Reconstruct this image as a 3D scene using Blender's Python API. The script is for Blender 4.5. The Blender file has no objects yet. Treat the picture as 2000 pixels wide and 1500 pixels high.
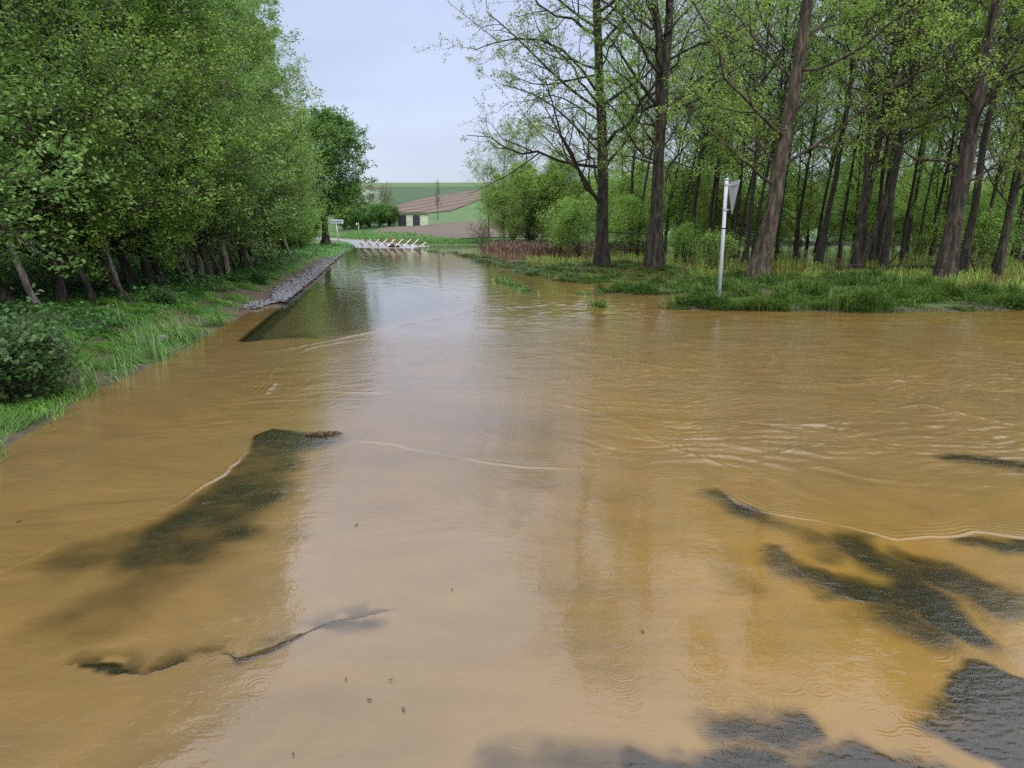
import bpy, math, random
import numpy as np
from math import radians, sin, cos, pi
from mathutils import Vector

S = bpy.context.scene
C = S.collection

# ------------------------------------------------------------------ camera, light, exposure
FP = 1330.0                      # focal length in pixels of the 2000 px wide photograph
CAMH = 1.65
PITCH = math.atan(305.0 / FP)
cam_d = bpy.data.cameras.new('camera')
cam_d.sensor_width = 36.0
cam_d.lens = FP / 2000.0 * 36.0
cam_d.clip_start = 0.05
cam_d.clip_end = 5000
cam = bpy.data.objects.new('camera', cam_d)
C.objects.link(cam)
cam.location = (0, 0, CAMH)
cam.rotation_euler = (pi / 2 - PITCH, 0, 0)
S.camera = cam

SUN_EL, SUN_AZ = radians(52), radians(150)
world = bpy.data.worlds.new("World")
S.world = world
world.use_nodes = True
wn, wl = world.node_tree.nodes, world.node_tree.links
wn.clear()
wout = wn.new('ShaderNodeOutputWorld')
sky = wn.new('ShaderNodeTexSky')
sky.sky_type = 'NISHITA'
sky.sun_disc = False
sky.sun_elevation = SUN_EL
sky.sun_rotation = SUN_AZ
sky.dust_density = 2.0
bg1 = wn.new('ShaderNodeBackground')
bg1.inputs['Strength'].default_value = 0.05
wl.new(sky.outputs[0], bg1.inputs['Color'])
tc = wn.new('ShaderNodeTexCoord')
sep = wn.new('ShaderNodeSeparateXYZ')
wl.new(tc.outputs['Generated'], sep.inputs[0])
ramp = wn.new('ShaderNodeValToRGB')          # overcast sky: brighter towards the zenith
wl.new(sep.outputs['Z'], ramp.inputs[0])
e = ramp.color_ramp.elements
e[0].position = 0.0; e[0].color = (0.50, 0.53, 0.66, 1)
e[1].position = 1.0; e[1].color = (2.7, 2.68, 2.68, 1)
for p_, c_ in ((0.10, (0.48, 0.51, 0.66, 1)), (0.28, (0.50, 0.54, 0.72, 1)), (0.45, (1.25, 1.27, 1.42, 1))):
    el = e.new(p_); el.color = c_
mp = wn.new('ShaderNodeMapping')
mp.inputs['Scale'].default_value = (1.0, 1.0, 4.5)
wl.new(tc.outputs['Generated'], mp.inputs[0])
nz = wn.new('ShaderNodeTexNoise')
nz.inputs['Scale'].default_value = 2.2
nz.inputs['Detail'].default_value = 4
nz.inputs['Roughness'].default_value = 0.45
wl.new(mp.outputs[0], nz.inputs['Vector'])
mr = wn.new('ShaderNodeMapRange')
mr.inputs['From Min'].default_value = 0.3
mr.inputs['From Max'].default_value = 0.7
mr.inputs['To Min'].default_value = 0.83
mr.inputs['To Max'].default_value = 1.14
wl.new(nz.outputs['Fac'], mr.inputs['Value'])
mul = wn.new('ShaderNodeVectorMath'); mul.operation = 'SCALE'
wl.new(ramp.outputs[0], mul.inputs[0]); wl.new(mr.outputs[0], mul.inputs['Scale'])
bg2 = wn.new('ShaderNodeBackground')
bg2.inputs['Strength'].default_value = 1.0
wl.new(mul.outputs[0], bg2.inputs['Color'])
addw = wn.new('ShaderNodeAddShader')
wl.new(bg1.outputs[0], addw.inputs[0]); wl.new(bg2.outputs[0], addw.inputs[1])
wl.new(addw.outputs[0], wout.inputs[0])

sun_d = bpy.data.lights.new('sun', 'SUN')
sun_d.energy = 1.5
sun_d.angle = radians(20)
sun_d.color = (1.0, 0.96, 0.9)
sun = bpy.data.objects.new('sun', sun_d)
C.objects.link(sun)
d_ = Vector((sin(SUN_AZ) * cos(SUN_EL), cos(SUN_AZ) * cos(SUN_EL), sin(SUN_EL)))
sun.rotation_euler = (-d_).to_track_quat('-Z', 'Y').to_euler()

S.view_settings.view_transform = 'Standard'
S.view_settings.look = 'None'
S.view_settings.gamma = 1.0
S.view_settings.exposure = 0.0
S.render.engine = 'CYCLES'
S.cycles.max_bounces = 8
S.cycles.transparent_max_bounces = 10
S.cycles.caustics_reflective = False
S.cycles.caustics_refractive = False
S.cycles.use_denoising = False
S.cycles.use_adaptive_sampling = False
S.cycles.sample_clamp_indirect = 4

# ------------------------------------------------------------------ numeric helpers
def rng_(s): return np.random.default_rng(s)

def vnoise(x, y, seed=0):
    x = np.asarray(x, float); y = np.asarray(y, float)
    xi = np.floor(x).astype(np.int64); yi = np.floor(y).astype(np.int64)
    fx = x - xi; fy = y - yi
    fx = fx * fx * fx * (fx * (fx * 6 - 15) + 10); fy = fy * fy * fy * (fy * (fy * 6 - 15) + 10)
    def h(a, b):
        n = (a * 374761393 + b * 668265263 + seed * 974634777) & 0xffffffff
        n = ((n ^ (n >> 13)) * 1274126177) & 0xffffffff
        n = ((n ^ (n >> 16)) * 2246822519) & 0xffffffff
        return ((n ^ (n >> 15)) & 0xffff) / 65535.0
    a = h(xi, yi); b = h(xi + 1, yi); c = h(xi, yi + 1); d = h(xi + 1, yi + 1)
    return (a * (1 - fx) + b * fx) * (1 - fy) + (c * (1 - fx) + d * fx) * fy

def fbm(x, y, o=3, seed=0):
    s = 0; a = 0.5; t = 0
    for i in range(o):
        s = s + a * vnoise(x * 2 ** i + 17.3 * i, y * 2 ** i - 9.1 * i, seed + i); t += a; a *= 0.5
    return s / t

def sst(x, a, b):
    t = np.clip((x - a) / (b - a), 0, 1)
    return t * t * (3 - 2 * t)

def ray(px, py):
    u = (px - 1000) / FP; v = -(py - 750) / FP
    return np.array([u, cos(PITCH) + v * sin(PITCH), -sin(PITCH) + v * cos(PITCH)])

def W(px, py, z=0.0):
    """where the sight line of a photo pixel meets the level z"""
    d = ray(px, py); t = (z - CAMH) / d[2]
    return (d[0] * t, d[1] * t)

def WL(pts, z=0.0): return np.array([W(a, b, z) for a, b in pts])

def D(px, py, Y):
    """the point on the pixel's sight line at distance Y along the road"""
    d = ray(px, py); t = Y / d[1]
    return np.array([d[0] * t, Y, CAMH + d[2] * t])

def segdist(x, y, P, closed=False, side=False):
    P = np.asarray(P, float)
    n = len(P); best = np.full(x.shape, 1e9); sg = np.zeros(x.shape)
    for i in range(n if closed else n - 1):
        a = P[i]; b = P[(i + 1) % n]; ex, ey = b - a; L = ex * ex + ey * ey + 1e-12
        t = np.clip(((x - a[0]) * ex + (y - a[1]) * ey) / L, 0, 1)
        dx = x - (a[0] + t * ex); dy = y - (a[1] + t * ey); dd = dx * dx + dy * dy
        m = dd < best
        best = np.where(m, dd, best)
        if side: sg = np.where(m, np.sign(ex * (y - a[1]) - ey * (x - a[0])), sg)
    best = np.sqrt(best)
    return (best, sg) if side else best

def inpoly(x, y, P):
    r = np.zeros(x.shape, bool); n = len(P)
    for i in range(n):
        x0, y0 = P[i]; x1, y1 = P[(i + 1) % n]
        if y0 == y1: continue
        c = ((y0 > y) != (y1 > y)) & (x < (x1 - x0) * (y - y0) / (y1 - y0) + x0)
        r ^= c
    return r

def sdpoly(x, y, P):              # positive inside
    d = segdist(x, y, P, True)
    return np.where(inpoly(x, y, P), d, -d)

# ------------------------------------------------------------------ lie of the land
shoreL = WL([(-400, 1060), (-60, 930), (0, 880), (48, 845), (120, 808), (150, 772), (230, 742), (300, 712), (385, 665), (455, 625), (505, 596),
             (560, 574), (600, 546), (640, 519), (668, 497), (684, 486.5), (690, 481), (676, 474), (655, 469), (640, 467.2), (600, 465), (560, 463)])
LEFT = np.vstack([shoreL, [(-90, 150), (-120, 60), (-60, 2), (-30, -12)]])
ROADEDGE = WL([(486, 665), (560, 600), (610, 555), (650, 517), (684, 486)])
R1 = WL([(1288, 601), (1330, 588), (1380, 585), (1500, 580), (1560, 562), (1700, 557), (1800, 563), (2000, 586), (2500, 580), (2500, 603), (2000, 607), (1700, 611.5), (1500, 608), (1350, 607)])
R2 = WL([(1150, 573), (1200, 562), (1290, 555), (1400, 541), (1520, 545), (1700, 540), (1780, 552), (1700, 566), (1500, 572), (1400, 573), (1250, 577)])
R3 = WL([(862, 487.5), (960, 503), (1060, 520), (1120, 517), (1180, 508), (1300, 515), (1380, 533), (1300, 549), (1150, 555), (1040, 546), (960, 524), (900, 507)])
R4 = WL([(826, 489), (850, 490), (935, 512), (925, 516), (870, 502)])
REED = WL([(945, 487), (1000, 479), (1100, 478), (1290, 480), (1290, 488), (1130, 496), (1000, 497)])
FAR = np.vstack([WL([(560, 461), (600, 462.3), (650, 464.6), (690, 467.6), (740, 473.0), (790, 477.5), (830, 479), (940, 478.5), (1000, 480), (1300, 480), (1700, 478)]),
                 [(190, 62), (1500, 80), (2200, 900), (-2200, 900), (-900, 130)]])
FLOOR = np.vstack([WL([(1060, 522), (1180, 508), (1300, 515), (1400, 541), (1520, 545), (1780, 552), (2000, 580), (2500, 575)]), [(120, 20), (120, 66), (-2, 66)]])
PY = [0, 60, 80, 125, 170, 205, 240, 350, 400, 450, 600, 900]
PZ = [0.1, 0.15, 0.35, 1.7, 3.6, 5.7, 9.2, 21.0, 26.5, 28.2, 29.5, 30]

def gz(x, y, fine=True):
    x = np.asarray(x, float); y = np.asarray(y, float)
    z = np.full(x.shape, -0.28)
    s = sdpoly(x, y, LEFT)
    l = np.where(s > 0, 0.02 + (0.22 * sst(s, 0, 2.2) + 0.12 * sst(s, 2, 8)) * (1 - 0.85 * sst(y, 42, 62)), -0.25 * np.clip(-s / 1.0, 0, 1))
    l = l + (fbm(x * 1.3, y * 1.3, 2, 5) - 0.5) * 0.10 * sst(s, 0.2, 1.5)
    z = np.maximum(z, l)
    for P, h, w in ((R1, 0.07, 0.8), (R2, 0.05, 0.9), (R3, -0.012, 1.2), (R4, -0.015, 0.5), (REED, 0.03, 1.5)):
        s = sdpoly(x, y, P) + (fbm(x * 2, y * 2, 2, 8) - 0.5) * 0.25
        z = np.maximum(z, np.where(s > 0, min(h, 0.0) + max(h, 0) * sst(s, 0, w), -0.25 * np.clip(-s / 0.8, 0, 1)))
    s = sdpoly(x, y, FLOOR)
    z = np.maximum(z, np.where(s > -1, -0.065 + (fbm(x * 0.45, y * 0.45, 3, 11) - 0.5) * 0.22, -0.28))
    s = sdpoly(x, y, FAR)
    hill = np.interp(y + 6 * (fbm(x * 0.01, y * 0.01, 2, 3) - 0.5), PY, PZ)
    z = np.maximum(z, np.where(s > 0, np.minimum(0.02 + 0.06 * s + 0.01 * s * s, hill), -0.25 * np.clip(-s / 2.0, 0, 1)))
    return z

def hit(px, py):
    """where the sight line of a photo pixel meets the land"""
    d = ray(px, py)
    t = np.concatenate([np.linspace(2, 60, 900), np.linspace(60, 700, 4000)])
    g = np.maximum(gz(d[0] * t, d[1] * t), 0.0)
    z = CAMH + d[2] * t
    k = np.argmax(z < g)
    if not (z < g).any(): k = len(t) - 1
    tt = t[k]
    return np.array([d[0] * tt, d[1] * tt, g[k]])

# ------------------------------------------------------------------ mesh helpers
def mesh_np(name, V, quads=None, tris=None, smooth=False, attrs=None):
    me = bpy.data.meshes.new(name)
    V = np.asarray(V, np.float32)
    me.vertices.add(len(V)); me.vertices.foreach_set('co', V.ravel())
    nq = 0 if quads is None else len(quads); nt = 0 if tris is None else len(tris)
    idx = []
    if nq: idx.append(np.asarray(quads, np.int32).ravel())
    if nt: idx.append(np.asarray(tris, np.int32).ravel())
    idx = np.concatenate(idx)
    me.loops.add(len(idx)); me.loops.foreach_set('vertex_index', idx)
    me.polygons.add(nq + nt)
    st = np.concatenate([np.arange(nq) * 4, nq * 4 + np.arange(nt) * 3]).astype(np.int32)
    me.polygons.foreach_set('loop_start', st)
    me.update(calc_edges=True)
    if smooth: me.polygons.foreach_set('use_smooth', np.ones(nq + nt, bool))
    for k, v in (attrs or {}).items():
        a = me.attributes.new(k, 'FLOAT', 'POINT'); a.data.foreach_set('value', np.asarray(v, np.float32))
    me.validate()
    return me

def link(name, me, mat=None, parent=None, loc=None):
    o = bpy.data.objects.new(name, me); C.objects.link(o)
    if mat is not None and not me.materials: me.materials.append(mat)
    if parent is not None: o.parent = parent
    if loc is not None: o.location = loc
    return o

def tag(o, label, cat, group=None, kind=None):
    o['label'] = label; o['category'] = cat
    if group: o['group'] = group
    if kind: o['kind'] = kind
    return o

def empty(name, loc, rz=0, sc=1.0):
    o = bpy.data.objects.new(name, None); C.objects.link(o)
    o.location = loc; o.rotation_euler = (0, 0, rz); o.scale = (sc, sc, sc); o.empty_display_size = 0.2
    return o

def norm(a): return a / (np.linalg.norm(a, axis=-1, keepdims=True) + 1e-12)

def tubes(P, R, k):
    """P (N,n,3) centre lines, R (N,n) radii -> verts, quads"""
    N, n, _ = P.shape
    T = np.gradient(P, axis=1); T = norm(T)
    ref = np.where(np.abs(T[..., 2:3]) > 0.9, np.array([1., 0, 0]), np.array([0, 0, 1.]))
    A = norm(np.cross(T, ref)); B = np.cross(T, A)
    an = np.arange(k) * 2 * pi / k
    ring = P[:, :, None, :] + R[:, :, None, None] * (np.cos(an)[None, None, :, None] * A[:, :, None, :] + np.sin(an)[None, None, :, None] * B[:, :, None, :])
    V = ring.reshape(-1, 3)
    b = (np.arange(N)[:, None, None] * n + np.arange(n - 1)[None, :, None]) * k
    i = np.arange(k)[None, None, :]; j = (i + 1) % k
    Q = np.stack([b + i, b + j, b + k + j, b + k + i], -1).reshape(-1, 4)
    return V, Q

class MB:
    """gathers simple solids into one mesh"""
    def __init__(s): s.V = []; s.F = []; s.n = 0
    def add(s, V, F):
        s.V += [tuple(map(float, v)) for v in V]; s.F += [tuple(int(i) + s.n for i in f) for f in F]; s.n += len(V)
    def box(s, c, d, rot=None):
        V = [np.array([sx * d[0] / 2, sy * d[1] / 2, sz * d[2] / 2]) for sx in (-1, 1) for sy in (-1, 1) for sz in (-1, 1)]
        if rot is not None: V = [rot @ v for v in V]
        s.add([v + np.array(c) for v in V], [(0, 1, 3, 2), (4, 6, 7, 5), (0, 4, 5, 1), (2, 3, 7, 6), (0, 2, 6, 4), (1, 5, 7, 3)])
    def tube(s, pts, r, k=10):
        pts = np.array(pts, float); r = np.full(len(pts), r) if np.isscalar(r) else np.array(r, float)
        V, Q = tubes(pts[None], r[None], k)
        n = len(pts)
        s.add(V, [tuple(q) for q in Q] + [tuple(range(k))[::-1], tuple(range((n - 1) * k, n * k))])
    def prism(s, pts, y0, y1):       # outline in x,z extruded along y
        n = len(pts)
        V = [(a, y0, b) for a, b in pts] + [(a, y1, b) for a, b in pts]
        s.add(V, [tuple(range(n))[::-1], tuple(range(n, 2 * n))] + [(i, (i + 1) % n, n + (i + 1) % n, n + i) for i in range(n)])
    def build(s, name, mat, parent=None, bevel=0, smooth=False, loc=None):
        me = bpy.data.meshes.new(name); me.from_pydata(s.V, [], s.F); me.update()
        o = link(name, me, mat, parent, loc)
        import bmesh
        bm = bmesh.new(); bm.from_mesh(me); bmesh.ops.recalc_face_normals(bm, faces=bm.faces)
        if bevel: bmesh.ops.bevel(bm, geom=bm.edges[:], offset=bevel, segments=1, affect='EDGES')
        bm.to_mesh(me); bm.free()
        if smooth:
            for p in me.polygons: p.use_smooth = True
        return o

# ------------------------------------------------------------------ materials
def new_mat(name):
    m = bpy.data.materials.new(name); m.use_nodes = True
    nt = m.node_tree; b = nt.nodes['Principled BSDF']
    return m, nt, b

def N(nt, t, **kw):
    n = nt.nodes.new(t)
    for k, v in kw.items():
        if k in n.inputs: n.inputs[k].default_value = v
        else: setattr(n, k, v)
    return n

def ramp_(nt, fac, stops):
    r = nt.nodes.new('ShaderNodeValToRGB'); nt.links.new(fac, r.inputs[0])
    e = r.color_ramp.elements
    while len(e) < len(stops): e.new(0.5)
    for el, (p, c) in zip(e, stops): el.position = p; el.color = (*c, 1)
    return r.outputs[0]

def mixc(nt, fac, a, b):
    m = nt.nodes.new('ShaderNodeMix'); m.data_type = 'RGBA'
    for s, v in ((m.inputs[0], fac), (m.inputs[6], a), (m.inputs[7], b)):
        if isinstance(v, (int, float)): s.default_value = v
        elif isinstance(v, tuple): s.default_value = (*v, 1)
        else: nt.links.new(v, s)
    return m.outputs[2]

def noise(nt, scale, detail=4, rough=0.55, sc3=None, dist=0.0):
    t = nt.nodes.new('ShaderNodeTexCoord'); src = t.outputs['Object']
    if sc3:
        m = nt.nodes.new('ShaderNodeMapping'); m.inputs['Scale'].default_value = sc3; nt.links.new(src, m.inputs[0]); src = m.outputs[0]
    n = N(nt, 'ShaderNodeTexNoise', Scale=scale, Detail=detail, Roughness=rough, Distortion=dist); nt.links.new(src, n.inputs['Vector'])
    return n.outputs['Fac']

def bump(nt, b, h, strength, dist):
    n = N(nt, 'ShaderNodeBump', Strength=strength, Distance=dist); nt.links.new(h, n.inputs['Height'])
    nt.links.new(n.outputs[0], b.inputs['Normal'])

def attr(nt, name):
    a = nt.nodes.new('ShaderNodeAttribute'); a.attribute_name = name
    return a.outputs['Fac']

def leaf_mat(name, c0, c1, c2, rough=0.5, trans=0.45, spec=0.5):
    m, nt, b = new_mat(name)
    col = ramp_(nt, attr(nt, 'rnd'), [(0.0, c0), (0.55, c1), (1.0, c2)])
    oi = nt.nodes.new('ShaderNodeObjectInfo')
    hsv = N(nt, 'ShaderNodeHueSaturation')
    mr = N(nt, 'ShaderNodeMapRange'); mr.inputs['To Min'].default_value = 0.78; mr.inputs['To Max'].default_value = 1.2
    nt.links.new(oi.outputs['Random'], mr.inputs['Value']); nt.links.new(mr.outputs[0], hsv.inputs['Value'])
    mh = N(nt, 'ShaderNodeMapRange'); mh.inputs['To Min'].default_value = 0.488; mh.inputs['To Max'].default_value = 0.512
    nt.links.new(oi.outputs['Random'], mh.inputs['Value']); nt.links.new(mh.outputs[0], hsv.inputs['Hue'])
    nt.links.new(col, hsv.inputs['Color']); col = hsv.outputs[0]
    nt.links.new(col, b.inputs['Base Color'])
    b.inputs['Roughness'].default_value = rough; b.inputs['Specular IOR Level'].default_value = spec
    tr = nt.nodes.new('ShaderNodeBsdfTranslucent'); nt.links.new(col, tr.inputs['Color'])
    mx = nt.nodes.new('ShaderNodeMixShader'); mx.inputs[0].default_value = trans
    nt.links.new(b.outputs[0], mx.inputs[1]); nt.links.new(tr.outputs[0], mx.inputs[2])
    nt.links.new(mx.outputs[0], nt.nodes['Material Output'].inputs[0])
    return m

M = {}
M['leaf_blue'] = leaf_mat('alder_leaf', (0.111, 0.225, 0.054), (0.187, 0.348, 0.081), (0.371, 0.560, 0.164))
M['leaf_mid'] = leaf_mat('hornbeam_leaf', (0.126, 0.250, 0.039), (0.214, 0.381, 0.061), (0.352, 0.563, 0.105))
M['leaf_yellow'] = leaf_mat('young_leaf', (0.169, 0.292, 0.046), (0.264, 0.433, 0.074), (0.400, 0.607, 0.131), trans=0.45)
M['leaf_willow'] = leaf_mat('willow_leaf', (0.133, 0.230, 0.032), (0.206, 0.338, 0.047), (0.290, 0.435, 0.074), trans=0.45)
M['leaf_dark'] = leaf_mat('nettle_leaf', (0.043, 0.116, 0.029), (0.075, 0.192, 0.045), (0.135, 0.283, 0.073))
M['leaf_linden'] = leaf_mat('linden_leaf', (0.053, 0.131, 0.025), (0.094, 0.203, 0.037), (0.200, 0.313, 0.071))
M['blossom'] = leaf_mat('blossom_petal', (0.35, 0.38, 0.30), (0.55, 0.56, 0.52), (0.75, 0.75, 0.74))
M['grass'] = leaf_mat('grass_blade', (0.048, 0.116, 0.020), (0.083, 0.197, 0.027), (0.179, 0.312, 0.045), rough=0.4, trans=0.3)
M['grass_dark'] = leaf_mat('wet_grass_blade', (0.053, 0.120, 0.026), (0.093, 0.198, 0.037), (0.207, 0.327, 0.058), rough=0.35, trans=0.25)
M['grass_far'] = leaf_mat('meadow_grass_blade', (0.06, 0.16, 0.03), (0.10, 0.25, 0.045), (0.16, 0.35, 0.06), rough=0.5, trans=0.3)
M['reed'] = leaf_mat('dead_reed_blade', (0.10, 0.062, 0.038), (0.19, 0.125, 0.08), (0.30, 0.21, 0.135), trans=0.2)

def bark(name, c0, c1, c2, moss=0.0):
    m, nt, b = new_mat(name)
    f = noise(nt, 9, 6, 0.65, (1, 1, 0.22), 0.6)
    col = ramp_(nt, f, [(0.40, c0), (0.52, c1), (0.64, c2)])
    if moss:
        f2 = noise(nt, 2.2, 4)
        r = ramp_(nt, f2, [(0.5, (0, 0, 0)), (0.66, (moss, moss, moss))])
        col = mixc(nt, r, col, (0.045, 0.075, 0.02))
    nt.links.new(col, b.inputs['Base Color']); b.inputs['Roughness'].default_value = 0.85
    bump(nt, b, f, 1.0, 0.06)
    return m
M['bark_dark'] = bark('dark_wet_bark', (0.012, 0.010, 0.008), (0.035, 0.028, 0.021), (0.075, 0.062, 0.048), 0.55)
M['bark_brown'] = bark('brown_furrowed_bark', (0.022, 0.016, 0.010), (0.075, 0.056, 0.038), (0.16, 0.125, 0.088), 0.2)
M['bark_mid'] = bark('furrowed_wet_bark', (0.010, 0.008, 0.006), (0.045, 0.035, 0.025), (0.105, 0.085, 0.062), 0.3)
M['bark_left'] = bark('alder_bark', (0.03, 0.024, 0.016), (0.085, 0.070, 0.050), (0.18, 0.15, 0.115), 0.4)
M['bark_pale'] = bark('pale_smooth_bark', (0.14, 0.12, 0.095), (0.32, 0.28, 0.23), (0.48, 0.43, 0.36), 0.1)

def plain(name, col, rough=0.5, metal=0.0, var=0.12, scale=8, bmp=0.0):
    m, nt, b = new_mat(name)
    f = noise(nt, scale, 5)
    k0, k1 = 1 - var, 1 + var
    c = ramp_(nt, f, [(0.3, tuple(x * k0 for x in col)), (0.7, tuple(min(1, x * k1) for x in col))])
    nt.links.new(c, b.inputs['Base Color']); b.inputs['Roughness'].default_value = rough; b.inputs['Metallic'].default_value = metal
    if bmp: bump(nt, b, f, 0.5, bmp)
    return m
M['white_paint'] = plain('white_painted_steel', (0.47, 0.49, 0.54), 0.4, 0, 0.08, 5)
M['galv'] = plain('galvanised_steel', (0.48, 0.50, 0.54), 0.45, 0.3, 0.15, 20)
M['band'] = plain('black_band', (0.02, 0.02, 0.022), 0.5)
M['sign_white'] = plain('sign_face_white', (0.50, 0.53, 0.60), 0.35, 0, 0.03)
M['sign_ink'] = plain('sign_lettering_navy', (0.012, 0.02, 0.07), 0.5)
M['red'] = plain('red_reflective_paint', (0.34, 0.035, 0.025), 0.45, 0, 0.25, 6)
M['red_dark'] = plain('weathered_red_paint', (0.24, 0.06, 0.035), 0.5, 0, 0.3, 9)
M['white_slat'] = plain('white_reflective_paint', (0.86, 0.86, 0.80), 0.4, 0, 0.05)
M['rubber'] = plain('dark_brown_rubber', (0.035, 0.018, 0.015), 0.7)
M['shed_white'] = plain('pale_green_boards', (0.52, 0.60, 0.42), 0.7, 0, 0.18, 3)
M['shed_dark'] = plain('dark_door_boards', (0.022, 0.022, 0.035), 0.6, 0, 0.3, 2)
M['cream'] = plain('cream_paint', (0.75, 0.76, 0.6), 0.5)
M['stone'] = plain('wet_gravel', (0.13, 0.135, 0.15), 0.3, 0, 0.6, 14)
M['driftwood'] = plain('soaked_bark_scraps', (0.075, 0.042, 0.022), 0.4, 0, 0.6, 30, 0.01)
M['log'] = bark('rotten_log_bark', (0.012, 0.010, 0.008), (0.03, 0.022, 0.016), (0.07, 0.055, 0.04))

# ground
m, nt, b = new_mat('soil_and_turf')
n1 = noise(nt, 0.35, 12, 0.75)
soil = ramp_(nt, noise(nt, 3.0, 8, 0.7), [(0.3, (0.035, 0.028, 0.018)), (0.55, (0.075, 0.055, 0.033)), (0.8, (0.15, 0.105, 0.06))])
turf = ramp_(nt, n1, [(0.3, (0.022, 0.060, 0.011)), (0.5, (0.045, 0.11, 0.018)), (0.72, (0.085, 0.15, 0.03))])
col = mixc(nt, attr(nt, 'turf'), soil, turf)
nt.links.new(col, b.inputs['Base Color']); b.inputs['Roughness'].default_value = 0.8
bump(nt, b, noise(nt, 6, 8, 0.7), 0.8, 0.06)
M['ground'] = m

def field_mat(name, stops, period, rot, amt, ns=0.25):
    m, nt, b = new_mat(name)
    t = nt.nodes.new('ShaderNodeTexCoord'); mpn = nt.nodes.new('ShaderNodeMapping')
    mpn.inputs['Rotation'].default_value = (0, 0, rot); nt.links.new(t.outputs['Object'], mpn.inputs[0])
    w = N(nt, 'ShaderNodeTexWave', Scale=period, Distortion=1.2, Detail=3); w.inputs['Detail Scale'].default_value = 0.6
    nt.links.new(mpn.outputs[0], w.inputs['Vector'])
    mp2 = nt.nodes.new('ShaderNodeMapping'); mp2.inputs['Scale'].default_value = (1, 0.08, 1); nt.links.new(mpn.outputs[0], mp2.inputs[0])
    n = N(nt, 'ShaderNodeTexNoise', Scale=ns, Detail=8, Roughness=0.7); nt.links.new(mp2.outputs[0], n.inputs['Vector'])
    mm = N(nt, 'ShaderNodeMix'); mm.inputs[0].default_value = amt
    nt.links.new(n.outputs['Fac'], mm.inputs[2]); nt.links.new(w.outputs['Fac'], mm.inputs[3])
    col = ramp_(nt, mm.outputs[0], stops)
    nt.links.new(col, b.inputs['Base Color']); b.inputs['Roughness'].default_value = 0.9
    return m
_a = hit(752, 404); _b = hit(940, 371); FROT = math.atan2(_b[0] - _a[0], _b[1] - _a[1])
BR = [(0.2, (0.05, 0.034, 0.024)), (0.5, (0.088, 0.060, 0.043)), (0.8, (0.155, 0.112, 0.08))]
M['plough1'] = field_mat('ploughed_soil', [(0.25, (0.055, 0.040, 0.028)), (0.5, (0.088, 0.064, 0.046)), (0.75, (0.13, 0.097, 0.07))], 0.35, radians(80), 0.12, 0.5)
M['plough2'] = field_mat('harrowed_soil', BR, 0.055, FROT, 0.33)
M['plough3'] = field_mat('bare_soil_on_the_crest', BR, 0.1, radians(60), 0.3)
M['crop'] = field_mat('young_corn_rows', [(0.25, (0.012, 0.042, 0.010)), (0.5, (0.020, 0.062, 0.014)), (0.75, (0.034, 0.085, 0.021))], 0.05, FROT, 0.16)

# asphalt under the water
m, nt, b = new_mat('wet_asphalt')
g = noise(nt, 90, 6, 0.75)
sp = ramp_(nt, g, [(0.38, (0.006, 0.007, 0.008)), (0.52, (0.020, 0.021, 0.022)), (0.64, (0.075, 0.075, 0.07)), (0.74, (0.24, 0.23, 0.21))])
silt = mixc(nt, attr(nt, 'silt'), sp, (0.25, 0.24, 0.13))
nt.links.new(silt, b.inputs['Base Color']); b.inputs['Roughness'].default_value = 0.35
bump(nt, b, g, 1.0, 0.02)
M['asphalt'] = m

# flood water: silty water that hides its bed as it gets deeper, with the sky and woods mirrored in it
m, nt, b = new_mat('muddy_flood_water')
nt.nodes.remove(b)
out = nt.nodes['Material Output']
mud = ramp_(nt, attr(nt, 'tint'), [(0.0, (0.152, 0.092, 0.026)), (0.5, (0.150, 0.103, 0.051)), (1.0, (0.19, 0.11, 0.022))])
nn = noise(nt, 0.8, 8, 0.62, (0.7, 1.3, 1), 2.2)
sw = ramp_(nt, nn, [(0.35, (0.86, 0.87, 0.90)), (0.65, (1.12, 1.10, 1.05))])
mm = nt.nodes.new('ShaderNodeMix'); mm.data_type = 'RGBA'; mm.blend_type = 'MULTIPLY'; mm.inputs[0].default_value = 1
nt.links.new(mud, mm.inputs[6]); nt.links.new(sw, mm.inputs[7])
dif = nt.nodes.new('ShaderNodeBsdfDiffuse'); nt.links.new(mm.outputs[2], dif.inputs['Color'])
trn = nt.nodes.new('ShaderNodeBsdfTransparent'); trn.inputs['Color'].default_value = (0.86, 0.88, 0.82, 1)
mx1 = nt.nodes.new('ShaderNodeMixShader'); nt.links.new(attr(nt, 'turb'), mx1.inputs[0])
nt.links.new(trn.outputs[0], mx1.inputs[1]); nt.links.new(dif.outputs[0], mx1.inputs[2])
tcw = nt.nodes.new('ShaderNodeTexCoord')
h1 = noise(nt, 22, 3, 0.5, (0.6, 1.0, 1.0), 0.5); h2 = noise(nt, 75, 2, 0.5)
ha = N(nt, 'ShaderNodeMath', operation='MULTIPLY_ADD'); nt.links.new(h2, ha.inputs[0]); ha.inputs[1].default_value = 0.22; nt.links.new(h1, ha.inputs[2])
hb = N(nt, 'ShaderNodeMath', operation='MULTIPLY'); nt.links.new(ha.outputs[0], hb.inputs[0]); nt.links.new(attr(nt, 'chop'), hb.inputs[1])
bp = N(nt, 'ShaderNodeBump', Strength=1.0, Distance=0.006); nt.links.new(hb.outputs[0], bp.inputs['Height'])
gl = N(nt, 'ShaderNodeBsdfGlossy', Roughness=0.03); nt.links.new(bp.outputs[0], gl.inputs['Normal'])
gl.inputs['Color'].default_value = (1, 1, 1, 1)
nt.links.new(bp.outputs[0], dif.inputs['Normal'])
fr = N(nt, 'ShaderNodeFresnel', IOR=1.6); nt.links.new(bp.outputs[0], fr.inputs['Normal'])
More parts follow.
